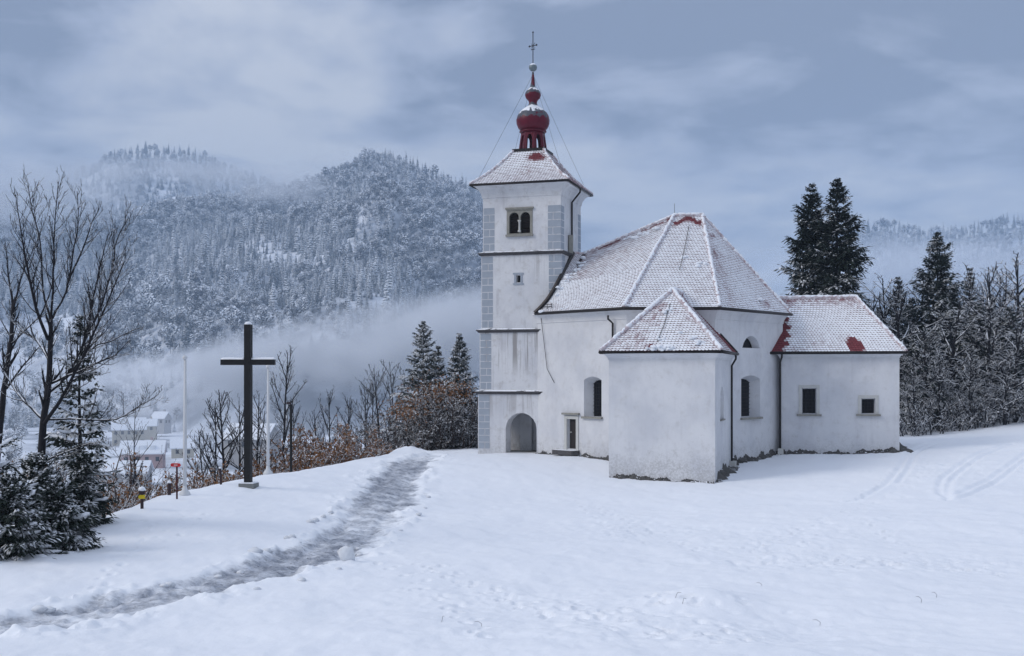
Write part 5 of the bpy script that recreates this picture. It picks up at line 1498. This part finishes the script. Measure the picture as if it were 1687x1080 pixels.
# ---------------------------------------------------------------- shrubs and small trees along the bank
G = "scrub along the bank"
sm_ = (M_BUSHTW, M_LEAFO)
for (px, d, w, h, lv, sd, ar, dk, lab) in (
    (172, 45, 2.8, 2.2, 300, 1, .5, 0, "tangle of bare brambles just right of the dark low spruce"),
    (10, 40, 2.8, 4.4, 200, 21, .1, 0, "tall snowy tangle of twigs at the left edge behind the young spruces"),
    (42, 43, 2.8, 4.0, 200, 22, .1, 0, "snowy tangle of twigs left of the tallest bare tree's trunk"),
    (112, 43, 2.4, 3.6, 200, 23, .2, 0, "twiggy shrub between the tallest bare tree and the sparse spruce"),
    (190, 50, 3.0, 4.2, 300, 24, .2, 0, "tall twiggy shrub left of the village roofs"),
    (226, 48, 2.6, 2.0, 350, 2, .5, 0, "snowy bramble tangle behind the yellow sign"),
    (268, 50, 3.0, 2.3, 500, 3, .4, 0, "bramble thicket behind the red arrow sign"),
    (330, 54, 3.2, 2.2, 500, 4, .4, 0, "low snowy thicket between the near flagpole and the cross"),
    (375, 58, 3.0, 2.0, 500, 5, .4, 0, "low thicket left of the cross at the bank's edge"),
    (428, 60, 2.8, 2.0, 700, 6, .4, 0, "low thicket with rusty leaves behind the far flagpole"),
    (452, 64, 2.4, 2.6, 1500, 7, .2, 0, "upright shrub with rusty leaves left of the lamp post"),
    (505, 66, 3.4, 3.4, 2200, 8, .2, 0, "rusty-leaved shrub just right of the lamp post"),
    (545, 70, 3.6, 3.8, 2600, 9, .2, 0, "broad snowy shrub with orange leaves in the middle of the scrub"),
    (585, 74, 3.4, 3.4, 1500, 10, .3, 0, "arching snowy shrub left of the ploughed heap"),
    (625, 79, 3.4, 3.2, 1200, 11, .3, 0, "brownish snowy shrub behind the ploughed heap"),
    (672, 86, 3.6, 5.0, 3200, 12, .15, 1, "dark dense shrub under the taller spruce by the tower"),
    (712, 87, 3.6, 5.4, 3600, 13, .15, 1, "dark shrub with orange top leaves left of the tower"),
    (752, 88, 3.4, 5.2, 3400, 14, .15, 1, "dark dense shrub touching the tower's left corner"),
    (780, 91, 3.0, 5.0, 2200, 15, .15, 1, "dark shrub half hidden behind the tower's left edge")):
    t = shrub(100 + sd, w, h, 26 if dk else 26, (4.6, 5.6) if not dk else (4.6, 5.6), int(lv * (1.9 if not dk else 1.5)), .07 if not dk else .075, (M_BUSHTW, M_LEAFD if dk else M_LEAFO), arch=ar, twr=.013 if d < 60 else .018)
    b = on_ground(px, d); put(t, b, 0, 1, lab, "shrub", G)
    if dk and sd != 15:   # rusty leaves on the tops of the dark shrubs
        rn = np.random.default_rng(sd); n = 600; c = np.c_[rn.normal(0, w * .25, n), rn.normal(0, w * .25, n), h * (.80 + rn.normal(0, .10, n))]
        u = rn.normal(0, 1, (n, 3)); u /= np.linalg.norm(u, axis=1, keepdims=True); v = np.cross(u, rn.normal(0, 1, (n, 3))); v /= np.linalg.norm(v, axis=1, keepdims=True)
        V = np.stack([c - u * .09, c + v * .05, c + u * .09, c - v * .05], 1).reshape(-1, 3) + np.array(tuple(b)); np_mesh("foliage", V, np.arange(n * 4).reshape(-1, 4), M_LEAFO, t, False)
G = "bare trees on the valley side"
def place_bare(px, ytop, d, label, seed, r0=.09, group=G, sc=1.0, **kw):
    b = on_ground(px, d); zt = EYE - (ytop - HY) / F * d
    t = bare_tree(seed, zt - b.z, r0, **kw); return put(t, b, seed, 1, label, "tree", group)
MT = dict(dens=(2.8, 3.6, 3.6), minr=.0135, crown_w=.42, nlimb=13, fork=.28)
place_bare(372, 622, 60, "slender bare tree just left of the cross", 61, .09, **MT)
place_bare(352, 640, 63, "multi-branched bare tree between the near flagpole and the cross", 62, .09, **MT)
place_bare(392, 640, 64, "bare tree seen close behind the left side of the cross post", 63, .08, **MT)
place_bare(425, 630, 66, "thin bare tree between the cross and the far flagpole", 64, .08, **MT)
place_bare(466, 560, 74, "bare tree with an open round crown left of the lamp post", 65, .12, **dict(MT, crown_w=.40))
place_bare(228, 730, 52, "small twiggy tree rising behind the near flagpole's left side", 66, .05, **MT)
place_bare(600, 620, 88, "bare tree left in the group before the valley fog", 67, .10, **MT)
place_bare(633, 590, 90, "tallest bare tree of the group before the valley fog", 68, .12, **MT)
place_bare(652, 582, 93, "slim bare tree close against the taller spruce by the tower", 69, .10, **MT)
place_bare(572, 640, 86, "low bare tree at the left end of the group before the fog", 70, .09, **MT)
place_bare(545, 630, 84, "bare tree with fine twigs above the orange-leaved shrub", 73, .08, **MT)
place_bare(617, 600, 95, "bare tree between the left and the tallest of the group before the fog", 74, .09, **MT)
place_bare(668, 600, 97, "bare tree half hidden by the taller spruce by the tower", 75, .09, **MT)
place_bare(492, 640, 82, "short bare tree right behind the lamp post", 76, .07, **MT)
place_bare(338, 690, 66, "short bare tree right of the near flagpole", 77, .07, **MT)
place_bare(520, 660, 80, "short bare tree in the rusty scrub", 71, .07, **MT)
place_bare(222, 650, 210, "dark bare tree beside the snowy village roofs", 72, .25, **dict(MT, minr=.022, dens=(.9, 1.4, 1.6)))

# ---------------------------------------------------------------- the wood on the right
G = "snowy wood behind the meadow on the right"
RK = dict(dens=(2.9, 3.6, 4.0), minr=.018, crown_w=.42, trop=.02, lmul=.48, spread=(28, 72), up=.3)
protoA = [bare_tree(200 + k, 10.0, .14, nlimb=17, fork=.16, mats=(M_BARK, M_TWIGW), name="snowy_tree", **RK) for k in range(4)]
_used = set()
def wood_tree(px, ytop, d, label, k, sc_w=1.0):
    b = on_ground(px, d); H = EYE - (ytop - HY) / F * d - b.z; s = H / 10.0
    if k in _used: t = copy_tree(protoA[k])
    else: t = protoA[k]; _used.add(k)
    return put(t, b, px * .37, (s * sc_w, s * sc_w, s), label, "tree", G)
for i, (px, yt, d, lab) in enumerate((
    (1438, 470, 98, "snow-covered tree rising directly behind the sacristy's hip"),
    (1462, 440, 103, "snow-covered tree with a rounded top right of the tall spruce pair"),
    (1490, 455, 96, "rimed tree close beside the sacristy's right corner"),
    (1512, 430, 105, "pale rimed tree left of the wood's tallest spruce"),
    (1528, 520, 92, "small rimed tree in front, nearest the sacristy's corner"),
    (1570, 480, 94, "rimed tree in front of the wood's tallest spruce, to its right"),
    (1588, 425, 103, "rimed tree just right of the wood's tallest spruce"),
    (1612, 420, 98, "tall rimed tree in the middle right of the wood"),
    (1632, 470, 93, "lower rimed tree before the middle right of the wood"),
    (1650, 440, 101, "rimed tree second from the right in the wood's back row"),
    (1672, 480, 92, "rimed tree leaning out at the wood's front near the right edge"),
    (1690, 410, 99, "tall rimed tree cut by the right edge of the picture"),
    (1548, 560, 90, "short rimed tree at the foot of the wood's tallest spruce"),
    (1600, 570, 90, "short rimed tree at the meadow's edge in the middle of the wood"),
    (1655, 580, 90, "short rimed tree at the meadow's edge toward the right"),
    (1505, 575, 90, "short rimed tree at the meadow's edge beside the sacristy"),
    (1475, 500, 108, "rimed tree in the back row above the sacristy's hip"),
    (1545, 450, 110, "rimed tree in the back row behind the wood's tallest spruce"),
    (1625, 450, 110, "rimed tree in the back row behind the middle right"),
    (1668, 430, 112, "rimed tree in the back row near the right edge"))):
    wood_tree(px, yt, d, lab, i % 4, (.95 + .25 * (i % 3)))
WK = dict(nwh=30, per=10, sprays=54, sl=.75, sw=.10, droop=.42, base=.05, power=.8, mat=M_NEED, pillow=.30, snowv=-.02)
place_spruce(1545, 380, 722, 99, "tallest snowy spruce inside the wood", 81, 2.3, G, **dict(WK, power=9))
place_spruce(1598, 440, 720, 106, "second spruce of the wood, partly hidden by rimed trees", 82, 3.0, G, **WK)
place_spruce(1480, 455, 720, 106, "small-topped spruce of the wood near the tall pair", 83, 2.6, G, **WK)
place_spruce(1612, 500, 715, 95, "dark spruce low among the rimed trees in the wood's middle", 84, 2.8, G, **dict(WK, mat=M_NEED))
place_spruce(1520, 540, 720, 93, "low dark spruce between the sacristy and the tallest spruce of the wood", 85, 2.6, G, **dict(WK, mat=M_NEED, nwh=18))
for (px, yt, d, R_, sd, lab) in ((1448, 505, 104, 3.2, 86, "dark spruce deep in the wood behind the sacristy's hip"), (1502, 490, 100, 3.4, 87, "dark spruce deep in the wood left of its tallest spruce"), (1572, 470, 101, 3.4, 88, "dark spruce deep in the wood right behind its tallest spruce"),
        (1632, 485, 100, 3.4, 89, "dark spruce deep in the wood's middle right"), (1662, 505, 97, 3.2, 90, "dark spruce deep in the wood near the right edge"), (1698, 470, 102, 3.4, 91, "dark spruce at the right edge of the picture behind rimed trees")):
    place_spruce(px, yt, 722, d, lab, sd, R_, G, **WK)
G = "undergrowth at the wood's edge"
for (px, d, w, h, sd, lab) in ((1498, 88, 3, 2.4, 1, "snowy undergrowth at the wood's edge by the sacristy corner"), (1530, 89, 3.4, 3.0, 2, "snowy undergrowth below the tallest spruce of the wood"), (1567, 90, 3.4, 2.6, 3, "snowy undergrowth at the middle of the wood's edge"),
    (1604, 91, 3.6, 3.0, 4, "tangled undergrowth right of the middle of the wood's edge"), (1640, 92, 3.6, 2.8, 5, "undergrowth where the meadow rises to the right"), (1678, 93, 3.6, 2.6, 6, "undergrowth cut by the picture's right edge")):
    t = shrub(300 + sd, w, h, 26, (4.5, 6.0), 500, .08, (M_TWIGW, M_LEAFD), arch=.25, twr=.022); put(t, on_ground(px, d), 0, 1, lab, "shrub", G)
# ================================================================== valley, village, mountains
_R2L = np.array([(-700,360),(-100,330),(60,312),(130,288),(185,262),(220,252),(250,248),(285,254),(335,259),(365,276),(430,300),(560,340),(900,450),(1150,540),(1290,480),
                 (1380,396),(1430,370),(1465,371),(1495,382),(1540,383),(1590,384),(1640,368),(1687,364),(1760,352),(1900,350),(2500,380)], float)
def far2_z(x, y):
    px = CX + F * x / np.maximum(y, 1.0); rd = 1950.0
    top = EYE + (HY - np.interp(px, _R2L[:, 0], _R2L[:, 1])) * rd / F
    z = -30 + (top + 30) * np.clip((y - 1590) / (rd - 1590), 0, 1) ** .9
    return np.where(y > rd, top - (y - rd) * .5, z)
_fr = 60 * (2460 / 60.0) ** np.linspace(0, 1, 150); _fc = np.linspace(-1.15, 1.15, 260)
_fy = np.repeat(_fr[:, None], len(_fc), 1); _fx = _fc[None] * _fy
_fb = brow_dist(_fx, _fy)
def terrain_z(x, y): return np.maximum(ground_z(x, y), np.where(y > 1600, far2_z(x, y), -99))
_fz = terrain_z(_fx, _fy) - .7 * sstep(44, 37, _fb)
_i = np.arange(_fz.size).reshape(_fz.shape)
_q = np.stack([_i[:-1, :-1], _i[:-1, 1:], _i[1:, 1:], _i[1:, :-1]], -1).reshape(-1, 4)
_k = (np.minimum(_fb[:-1, :-1], _fb[1:, 1:]) > 35).reshape(-1)
k = NT("valley_snow"); n = k.noise(.012, 6, .6)
k.color(k.mix(k.ss(n, .42, .6), (.80, .83, .88), (.30, .32, .35))); k.rough(.8); M_VAL = k.mat
u_, inv_ = np.unique(_q[_k].ravel(), return_inverse=True)
tag(np_mesh("hills", np.stack([_fx, _fy, _fz], -1).reshape(-1, 3)[u_], inv_.reshape(-1, 4), M_VAL), kind="structure")

# ---- forests as scattered trees
def far_tree_mat(name, lo, hi, c1, c2, amt):
    k = NT(name); oi = k.n("ShaderNodeObjectInfo")
    col = k.mix(oi.outputs["Random"], c1, c2)
    v = k.math("ADD", k.normal_z(), k.math("ADD", k.math("MULTIPLY", k.math("SUBTRACT", k.noise(.9, 3), .5), amt), k.math("MULTIPLY", k.math("SUBTRACT", oi.outputs["Random"], .5), .5)))
    k.color(k.mix(k.ss(v, lo, hi), col, SNOW)); k.rough(.8); return k.mat
M_FC = far_tree_mat("far_spruce", .28, .90, (.010, .018, .020), (.020, .028, .026), 1.2)
M_FB = far_tree_mat("far_rimed_tree", -.35, .50, (.05, .05, .056), (.075, .07, .072), 1.3)
def proto_conifer(seed, H=17., R=3.6):
    r = random.Random(seed); mb = MB()
    mb.tube([(0, 0, -2), (0, 0, H * .9)], [.25, .05], 4)
    for i in range(13):
        f = .06 + .90 * i / 12; L0 = R * (1 - f) ** .75 + .35; n = max(4, int(8 * (1 - f) + 3)); off = r.uniform(0, 6)
        for k in range(n):
            a = off + 6.283 * k / n + r.uniform(-.2, .2); L = L0 * r.uniform(.65, 1.2); c, s_ = math.cos(a), math.sin(a); z = H * f + r.uniform(-.3, .3); w = L * .34 + .15
            tip = Vector((c * L, s_ * L, z - L * .42)); rt = Vector((0, 0, z + .35)); md = Vector((c * L * .6, s_ * L * .6, z - L * .08 + .1)); sd = Vector((-s_, c, 0))
            mb.add([rt, md, tip, md + sd * w - Vector((0, 0, w * .7)), md - sd * w - Vector((0, 0, w * .7))], [(0, 3, 1), (1, 3, 2), (0, 1, 4), (1, 2, 4)])
    return mb.build("far_spruce_shape", M_FC, None)
def proto_round(seed, H=15., R=4.2):
    r = random.Random(seed); rn = np.random.default_rng(seed); mb = MB()
    mb.tube([(0, 0, -2), (0, 0, H * .5)], [.3, .15], 4)
    for k in range(150):
        v = rn.normal(0, 1, 3); v /= np.linalg.norm(v); q = r.random() ** .45
        c = Vector((v[0] * R * q, v[1] * R * q, H * .60 + v[2] * H * .38 * q)); out = Vector(v); s = r.uniform(.5, 1.05)
        a = out.orthogonal().normalized() * s; b = out.cross(a).normalized() * s
        tip = c + Vector((v[0], v[1], abs(v[2]) * .4 + .3)) * s * 1.1
        mb.add([c + a, c - a * .5 + b * .8, c - a * .5 - b * .8, tip], [(0, 1, 3), (1, 2, 3), (2, 0, 3)])
    return mb.build("far_rimed_shape", M_FB, None)
def scatter(name, pts, scl, protos, label=None):
    """one mass of far trees: points of a mesh carrying instanced trees"""
    n = len(pts); me = bpy.data.meshes.new(name); me.vertices.add(n); me.vertices.foreach_set("co", np.asarray(pts, np.float32).ravel())
    rn = np.random.default_rng(len(pts))
    a = me.attributes.new("tree_scale", "FLOAT", "POINT"); a.data.foreach_set("value", np.asarray(scl, np.float32))
    a = me.attributes.new("tree_turn", "FLOAT_VECTOR", "POINT"); tv = np.zeros((n, 3), np.float32); tv[:, 2] = rn.random(n) * 6.28; tv[:, 0] = rn.normal(0, .03, n); a.data.foreach_set("vector", tv.ravel())
    a = me.attributes.new("tree_kind", "INT", "POINT"); a.data.foreach_set("value", rn.integers(0, len(protos), n).astype(np.int32))
    o = bpy.data.objects.new(name, me); COL.objects.link(o); o["kind"] = "stuff"
    ng = bpy.data.node_groups.new(name + "_nodes", "GeometryNodeTree"); ng.interface.new_socket("Geometry", in_out="INPUT", socket_type="NodeSocketGeometry"); ng.interface.new_socket("Geometry", in_out="OUTPUT", socket_type="NodeSocketGeometry")
    N = ng.nodes.new; gi, go = N("NodeGroupInput"), N("NodeGroupOutput"); join = N("GeometryNodeJoinGeometry")
    kn = N("GeometryNodeInputNamedAttribute"); kn.data_type = "INT"; kn.inputs[0].default_value = "tree_kind"
    sn = N("GeometryNodeInputNamedAttribute"); sn.data_type = "FLOAT"; sn.inputs[0].default_value = "tree_scale"
    rn_ = N("GeometryNodeInputNamedAttribute"); rn_.data_type = "FLOAT_VECTOR"; rn_.inputs[0].default_value = "tree_turn"
    for i, p in enumerate(protos):
        cmp = N("FunctionNodeCompare"); cmp.data_type = "INT"; cmp.operation = "EQUAL"; cmp.inputs[3].default_value = i; ng.links.new(kn.outputs[0], cmp.inputs[2])
        oi = N("GeometryNodeObjectInfo"); oi.inputs["Object"].default_value = p; oi.inputs["As Instance"].default_value = True
        ip = N("GeometryNodeInstanceOnPoints"); ng.links.new(gi.outputs[0], ip.inputs["Points"]); ng.links.new(cmp.outputs[0], ip.inputs["Selection"]); ng.links.new(oi.outputs["Geometry"], ip.inputs["Instance"])
        ng.links.new(rn_.outputs[0], ip.inputs["Rotation"]); ng.links.new(sn.outputs[0], ip.inputs["Scale"]); ng.links.new(ip.outputs[0], join.inputs[0])
    ng.links.new(join.outputs[0], go.inputs[0])
    md = o.modifiers.new("trees", "NODES"); md.node_group = ng
    return o
PC = [proto_conifer(1), proto_conifer(2, 17, 2.6), proto_conifer(3, 20, 3.3)]
PR = [proto_round(4), proto_round(5, 13, 3.8), proto_round(6, 16, 4.6)]
for o in PC + PR: COL.objects.unlink(o)
rn = np.random.default_rng(77)
def area(px0, px1, y0, y1, step):
    yy = []; xx = []
    y = y0
    while y < y1:
        xa, xb = (px0 - CX) / F * y, (px1 - CX) / F * y; m = max(2, int((xb - xa) / step)); xs = np.linspace(xa, xb, m); xx.append(xs); yy.append(np.full(m, y)); y += step * .9
    x = np.concatenate(xx); y = np.concatenate(yy)
    return x + rn.normal(0, step * .35, len(x)), y + rn.normal(0, step * .35, len(y))
x, y = area(-160, 1010, 735, 1540, 6.0)
z = terrain_z(x, y); px = CX + F * x / y; py = HY - (z - EYE) * F / y
t = np.clip((y - 780) / 700, 0, 1)
dens = .55 + .45 * sstep(790, 900, y) - .25 * (fbm(x / 45, y / 60, 3) > .60)
dens *= np.where((px > 240) & (px < 312) & (py > 300) & (py < 342) & (np.abs((py - 336) + (px - 250) * .42) < 17), 0.0, 1)      # the clearing
dens *= np.where((px > -40) & (px < 175) & (py > 520) & (py < 660), .12, 1)       # snowy pasture
dens *= np.where((py > 598) & (px > 230) & (px < 350), .35, 1)
keep = rn.random(len(x)) < dens
x, y, z, px, py = x[keep], y[keep], z[keep], px[keep], py[keep]
mixn = fbm(x / 110 + 9, y / 130, 4) + .10 * sstep(600, 800, px) * sstep(380, 470, py) + .06 * (py > 520)
con = mixn + rn.normal(0, .035, len(x)) < .53
pts = np.c_[x, y, z]
scatter("spruce_forest", pts[con], np.clip(rn.lognormal(-.5, .32, con.sum()), .3, 1.4), PC)
scatter("rimed_forest", pts[~con], np.clip(rn.lognormal(-.35, .35, (~con).sum()), .35, 1.7), PR)
# far ridges
x1, y1 = area(-60, 520, 1680, 1975, 10.0); x2, y2 = area(1360, 1800, 1650, 1975, 10.0)
x = np.r_[x1, x2]; y = np.r_[y1, y2]; z = terrain_z(x, y)
scatter("ridge_forest", np.c_[x, y, z], rn.uniform(.8, 1.2, len(x)), PC[:2] + PR[:1])
# trees scattered over the valley floor and the lower slopes
x, y = area(-60, 900, 150, 760, 17.0); z = terrain_z(x, y); px = CX + F * x / y; py = HY - (z - EYE) * F / y
kp = (rn.random(len(x)) < .30 + .35 * (fbm(x / 60, y / 60, 3) > .52)) & (brow_dist(x, y) > 40) & ~((px > 170) & (px < 350) & (y > 330) & (y < 690)) 
scatter("valley_trees", np.c_[x, y, z][kp], rn.uniform(.35, .7, kp.sum()), PR + PC[:1])

# ---- village houses
M_HSNOW = plain("roof_snow", (.84, .87, .91), (.74, .78, .84), .3, .7, .2, 2)
M_HWIN = plain("house_window", (.03, .035, .045), None, 2, .3, 0)
def house(px, ybase, d, w, l, h, rh, rz, wallc, label, nwin=4, floors=2, chim=True, dormers=0):
    b = P(px, ybase, d); t = empty("house", b); tag(t, label, "house", "village houses in the valley")
    mw = plain("house_wall", wallc, tuple(q * .85 for q in wallc), .4, .9, .1, 3); R = Matrix.Rotation(rz, 3, "Z")
    T = lambda x, y, z: b + R @ Vector((x, y, z))
    mb = MB(); hw, hl = w / 2, l / 2
    mb.add([T(-hw, -hl, -4), T(hw, -hl, -4), T(hw, hl, -4), T(-hw, hl, -4), T(-hw, -hl, h), T(hw, -hl, h), T(hw, hl, h), T(-hw, hl, h), T(-hw, 0, h + rh), T(hw, 0, h + rh)],
           [(0, 1, 5, 4), (2, 3, 7, 6), (1, 2, 6, 9, 5), (3, 0, 4, 8, 7)]); mb.build("wall", mw, t)
    mb = MB(); o, e = .7, .25
    s = rh / hl
    for sg in (-1, 1):
        a = [T(-hw - o, sg * (hl + o), h - o * s + e), T(hw + o, sg * (hl + o), h - o * s + e), T(hw + o, 0, h + rh + e), T(-hw - o, 0, h + rh + e)]
        lo = [p - Vector((0, 0, .35)) for p in a]
        mb.add(a + lo, [(0, 1, 2, 3), (7, 6, 5, 4)] + [(i, 4 + i, 4 + (i + 1) % 4, (i + 1) % 4) for i in range(4)])
    rf = mb.build("roof", M_HSNOW, t)
    if chim:
        mb = MB(); mb.box(T(w * .2, l * .08, h + rh + .3), (.9, .9, 2.2), rz); mb.build("chimney", mw, rf)
    for k in range(dormers):
        mb = MB(); mb.box(T(-hw + w * (k + 1) / (dormers + 1), -hl * .55, h + rh * .42), (1.8, 2.6, 1.7), rz); mb.build("dormer", M_HSNOW, rf)
    for fl in range(floors):
        for k in range(nwin):
            mb = MB(); mb.box(T(-hw + w * (k + .5) / nwin, -hl - .02, h * (fl + .55) / floors), (1.3, .12, 1.6), rz); mb.build("window", M_HWIN, t)
        for k in range(2):
            mb = MB(); mb.box(T(hw + .02, -hl + l * (k + .7) / 2.4, h * (fl + .55) / floors), (.12, 1.2, 1.6), rz); mb.build("window", M_HWIN, t)
cream, pink, grey = (.50, .46, .38), (.48, .34, .33), (.40, .40, .41)
house(212, 734, 560, 15, 11, 8.5, 5, .35, cream, "large cream house with a row of small windows in the valley", 5, 2)
house(236, 768, 430, 15, 9, 5.5, 4, .18, pink, "long pinkish house with dormers below the large cream house", 4, 1, True, 3)
house(205, 792, 360, 15, 9, 3.2, 3, .1, grey, "low broad snowy roof at the valley's near edge behind the brambles", 4, 1, False)
house(266, 702, 640, 8, 7, 5, 3, -.3, grey, "small grey house right of the large cream house", 2, 1)
house(243, 712, 610, 9, 7, 4, 3, .2, cream, "small house with a snowy yard beside the large cream house", 2, 1)
house(301, 752, 480, 9, 8, 4.2, 3.2, .3, cream, "small house whose roof shows right of the near flagpole", 2, 1)
house(416, 742, 330, 13, 10, 4, 3.6, -.25, grey, "snowy hipped roof seen between the cross and the far flagpole", 3, 1)
house(271, 607, 900, 15, 10, 3.2, 3.2, .12, grey, "long lone house with a snowy roof on the foggy hillside", 4, 1, False)
house(322, 597, 940, 12, 9, 3, 2.8, -.1, grey, "fainter house on the foggy hillside to the right of the lone one", 3, 1, False)

# ================================================================== air
def haze_box():
    mb = MB(); mb.box((0, 1180, 165), (6000, 2600, 520)); k = NT("haze_air"); k.nt.nodes.remove(k.bsdf)
    pv = k.n("ShaderNodeVolumePrincipled"); pv.inputs["Color"].default_value = (.66, .81, 1.0, 1); pv.inputs["Density"].default_value = HAZE
    k.link(pv.outputs[0], k.out.inputs["Volume"]); o = mb.build("haze", k.mat, None); tag(o, kind="stuff")
HAZE = .00017
haze_box()
def valley_air():
    """thicker air that fills the valley beyond the hill"""
    mb = MB(); mb.box((0, 1370, 140), (5600, 2180, 450)); k = NT("valley_air_vapour"); k.nt.nodes.remove(k.bsdf)
    pv = k.n("ShaderNodeVolumePrincipled"); pv.inputs["Color"].default_value = (.50, .72, 1.0, 1); pv.inputs["Density"].default_value = .00018
    k.link(pv.outputs[0], k.out.inputs["Volume"]); tag(mb.build("haze", k.mat, None), kind="stuff")
valley_air()
def fog(name, px, py, d, rx, ry, rz, dens, tilt=0.0, scale=2.2, soft=.25, thr=.35, off=0.0):
    """a drifting bank of fog: a closed hull filled with uneven vapour"""
    bm_v, bm_f = [], []; nu, nv = 24, 12
    mb = MB(); mb.lathe((0, 0, 0), [(math.cos(a), math.sin(a)) for a in np.linspace(-1.5, 1.5, nv)], nu)
    k = NT(name + "_vapour"); k.nt.nodes.remove(k.bsdf)
    pv = k.n("ShaderNodeVolumePrincipled"); pv.inputs["Color"].default_value = (.95, .97, 1.0, 1)
    ln = k.n("ShaderNodeVectorMath", operation="LENGTH"); k.link(k.tc.outputs["Object"], ln.inputs[0])
    fall = k.ss(ln.outputs["Value"], 1.0, soft)
    mp = k.n("ShaderNodeMapping"); mp.inputs["Location"].default_value = (off, off * .7, off * .3); mp.inputs["Scale"].default_value = (rx / 100, ry / 160, rz / 60); k.link(k.tc.outputs["Object"], mp.inputs["Vector"])
    nz = k.noise(scale, 4, .55, coord=mp.outputs[0]); f = k.ss(nz, thr, thr + .35)
    k.link(k.math("MULTIPLY", k.math("MULTIPLY", fall, f), dens), pv.inputs["Density"]); k.link(pv.outputs[0], k.out.inputs["Volume"])
    o = mb.build(name, k.mat, None); o.location = P(px, py, d); o.scale = (rx, ry, rz); o.rotation_euler = (0, tilt, 0); tag(o, kind="stuff"); return o
fog("fog_bank", 690, 560, 700, 225, 70, 32, .085, math.radians(-10), soft=.25, thr=.30)
fog("fog_bank", 400, 602, 720, 190, 60, 15, .040, math.radians(-4), soft=.3, thr=.3, off=3.)
fog("low_cloud", 425, 300, 1320, 130, 100, 30, .020, math.radians(8), soft=.15, thr=.28, off=7.)
fog("low_cloud", 225, 279, 1400, 150, 100, 15, .017, math.radians(-3), soft=.15, thr=.28, off=5.)
fog("low_cloud", 40, 315, 1280, 150, 120, 50, .024, 0, soft=.15, thr=.28, off=11.)
fog("low_cloud", 560, 262, 1480, 110, 60, 16, .012, math.radians(-12), soft=.15, thr=.30, off=23.)
fog("low_cloud", 1500, 440, 1560, 320, 150, 50, .013, 0, soft=.15, thr=.22, off=17.)
fog("valley_mist", 285, 690, 330, 62, 70, 15, .0035, 0, soft=.1, thr=.2, off=29.)
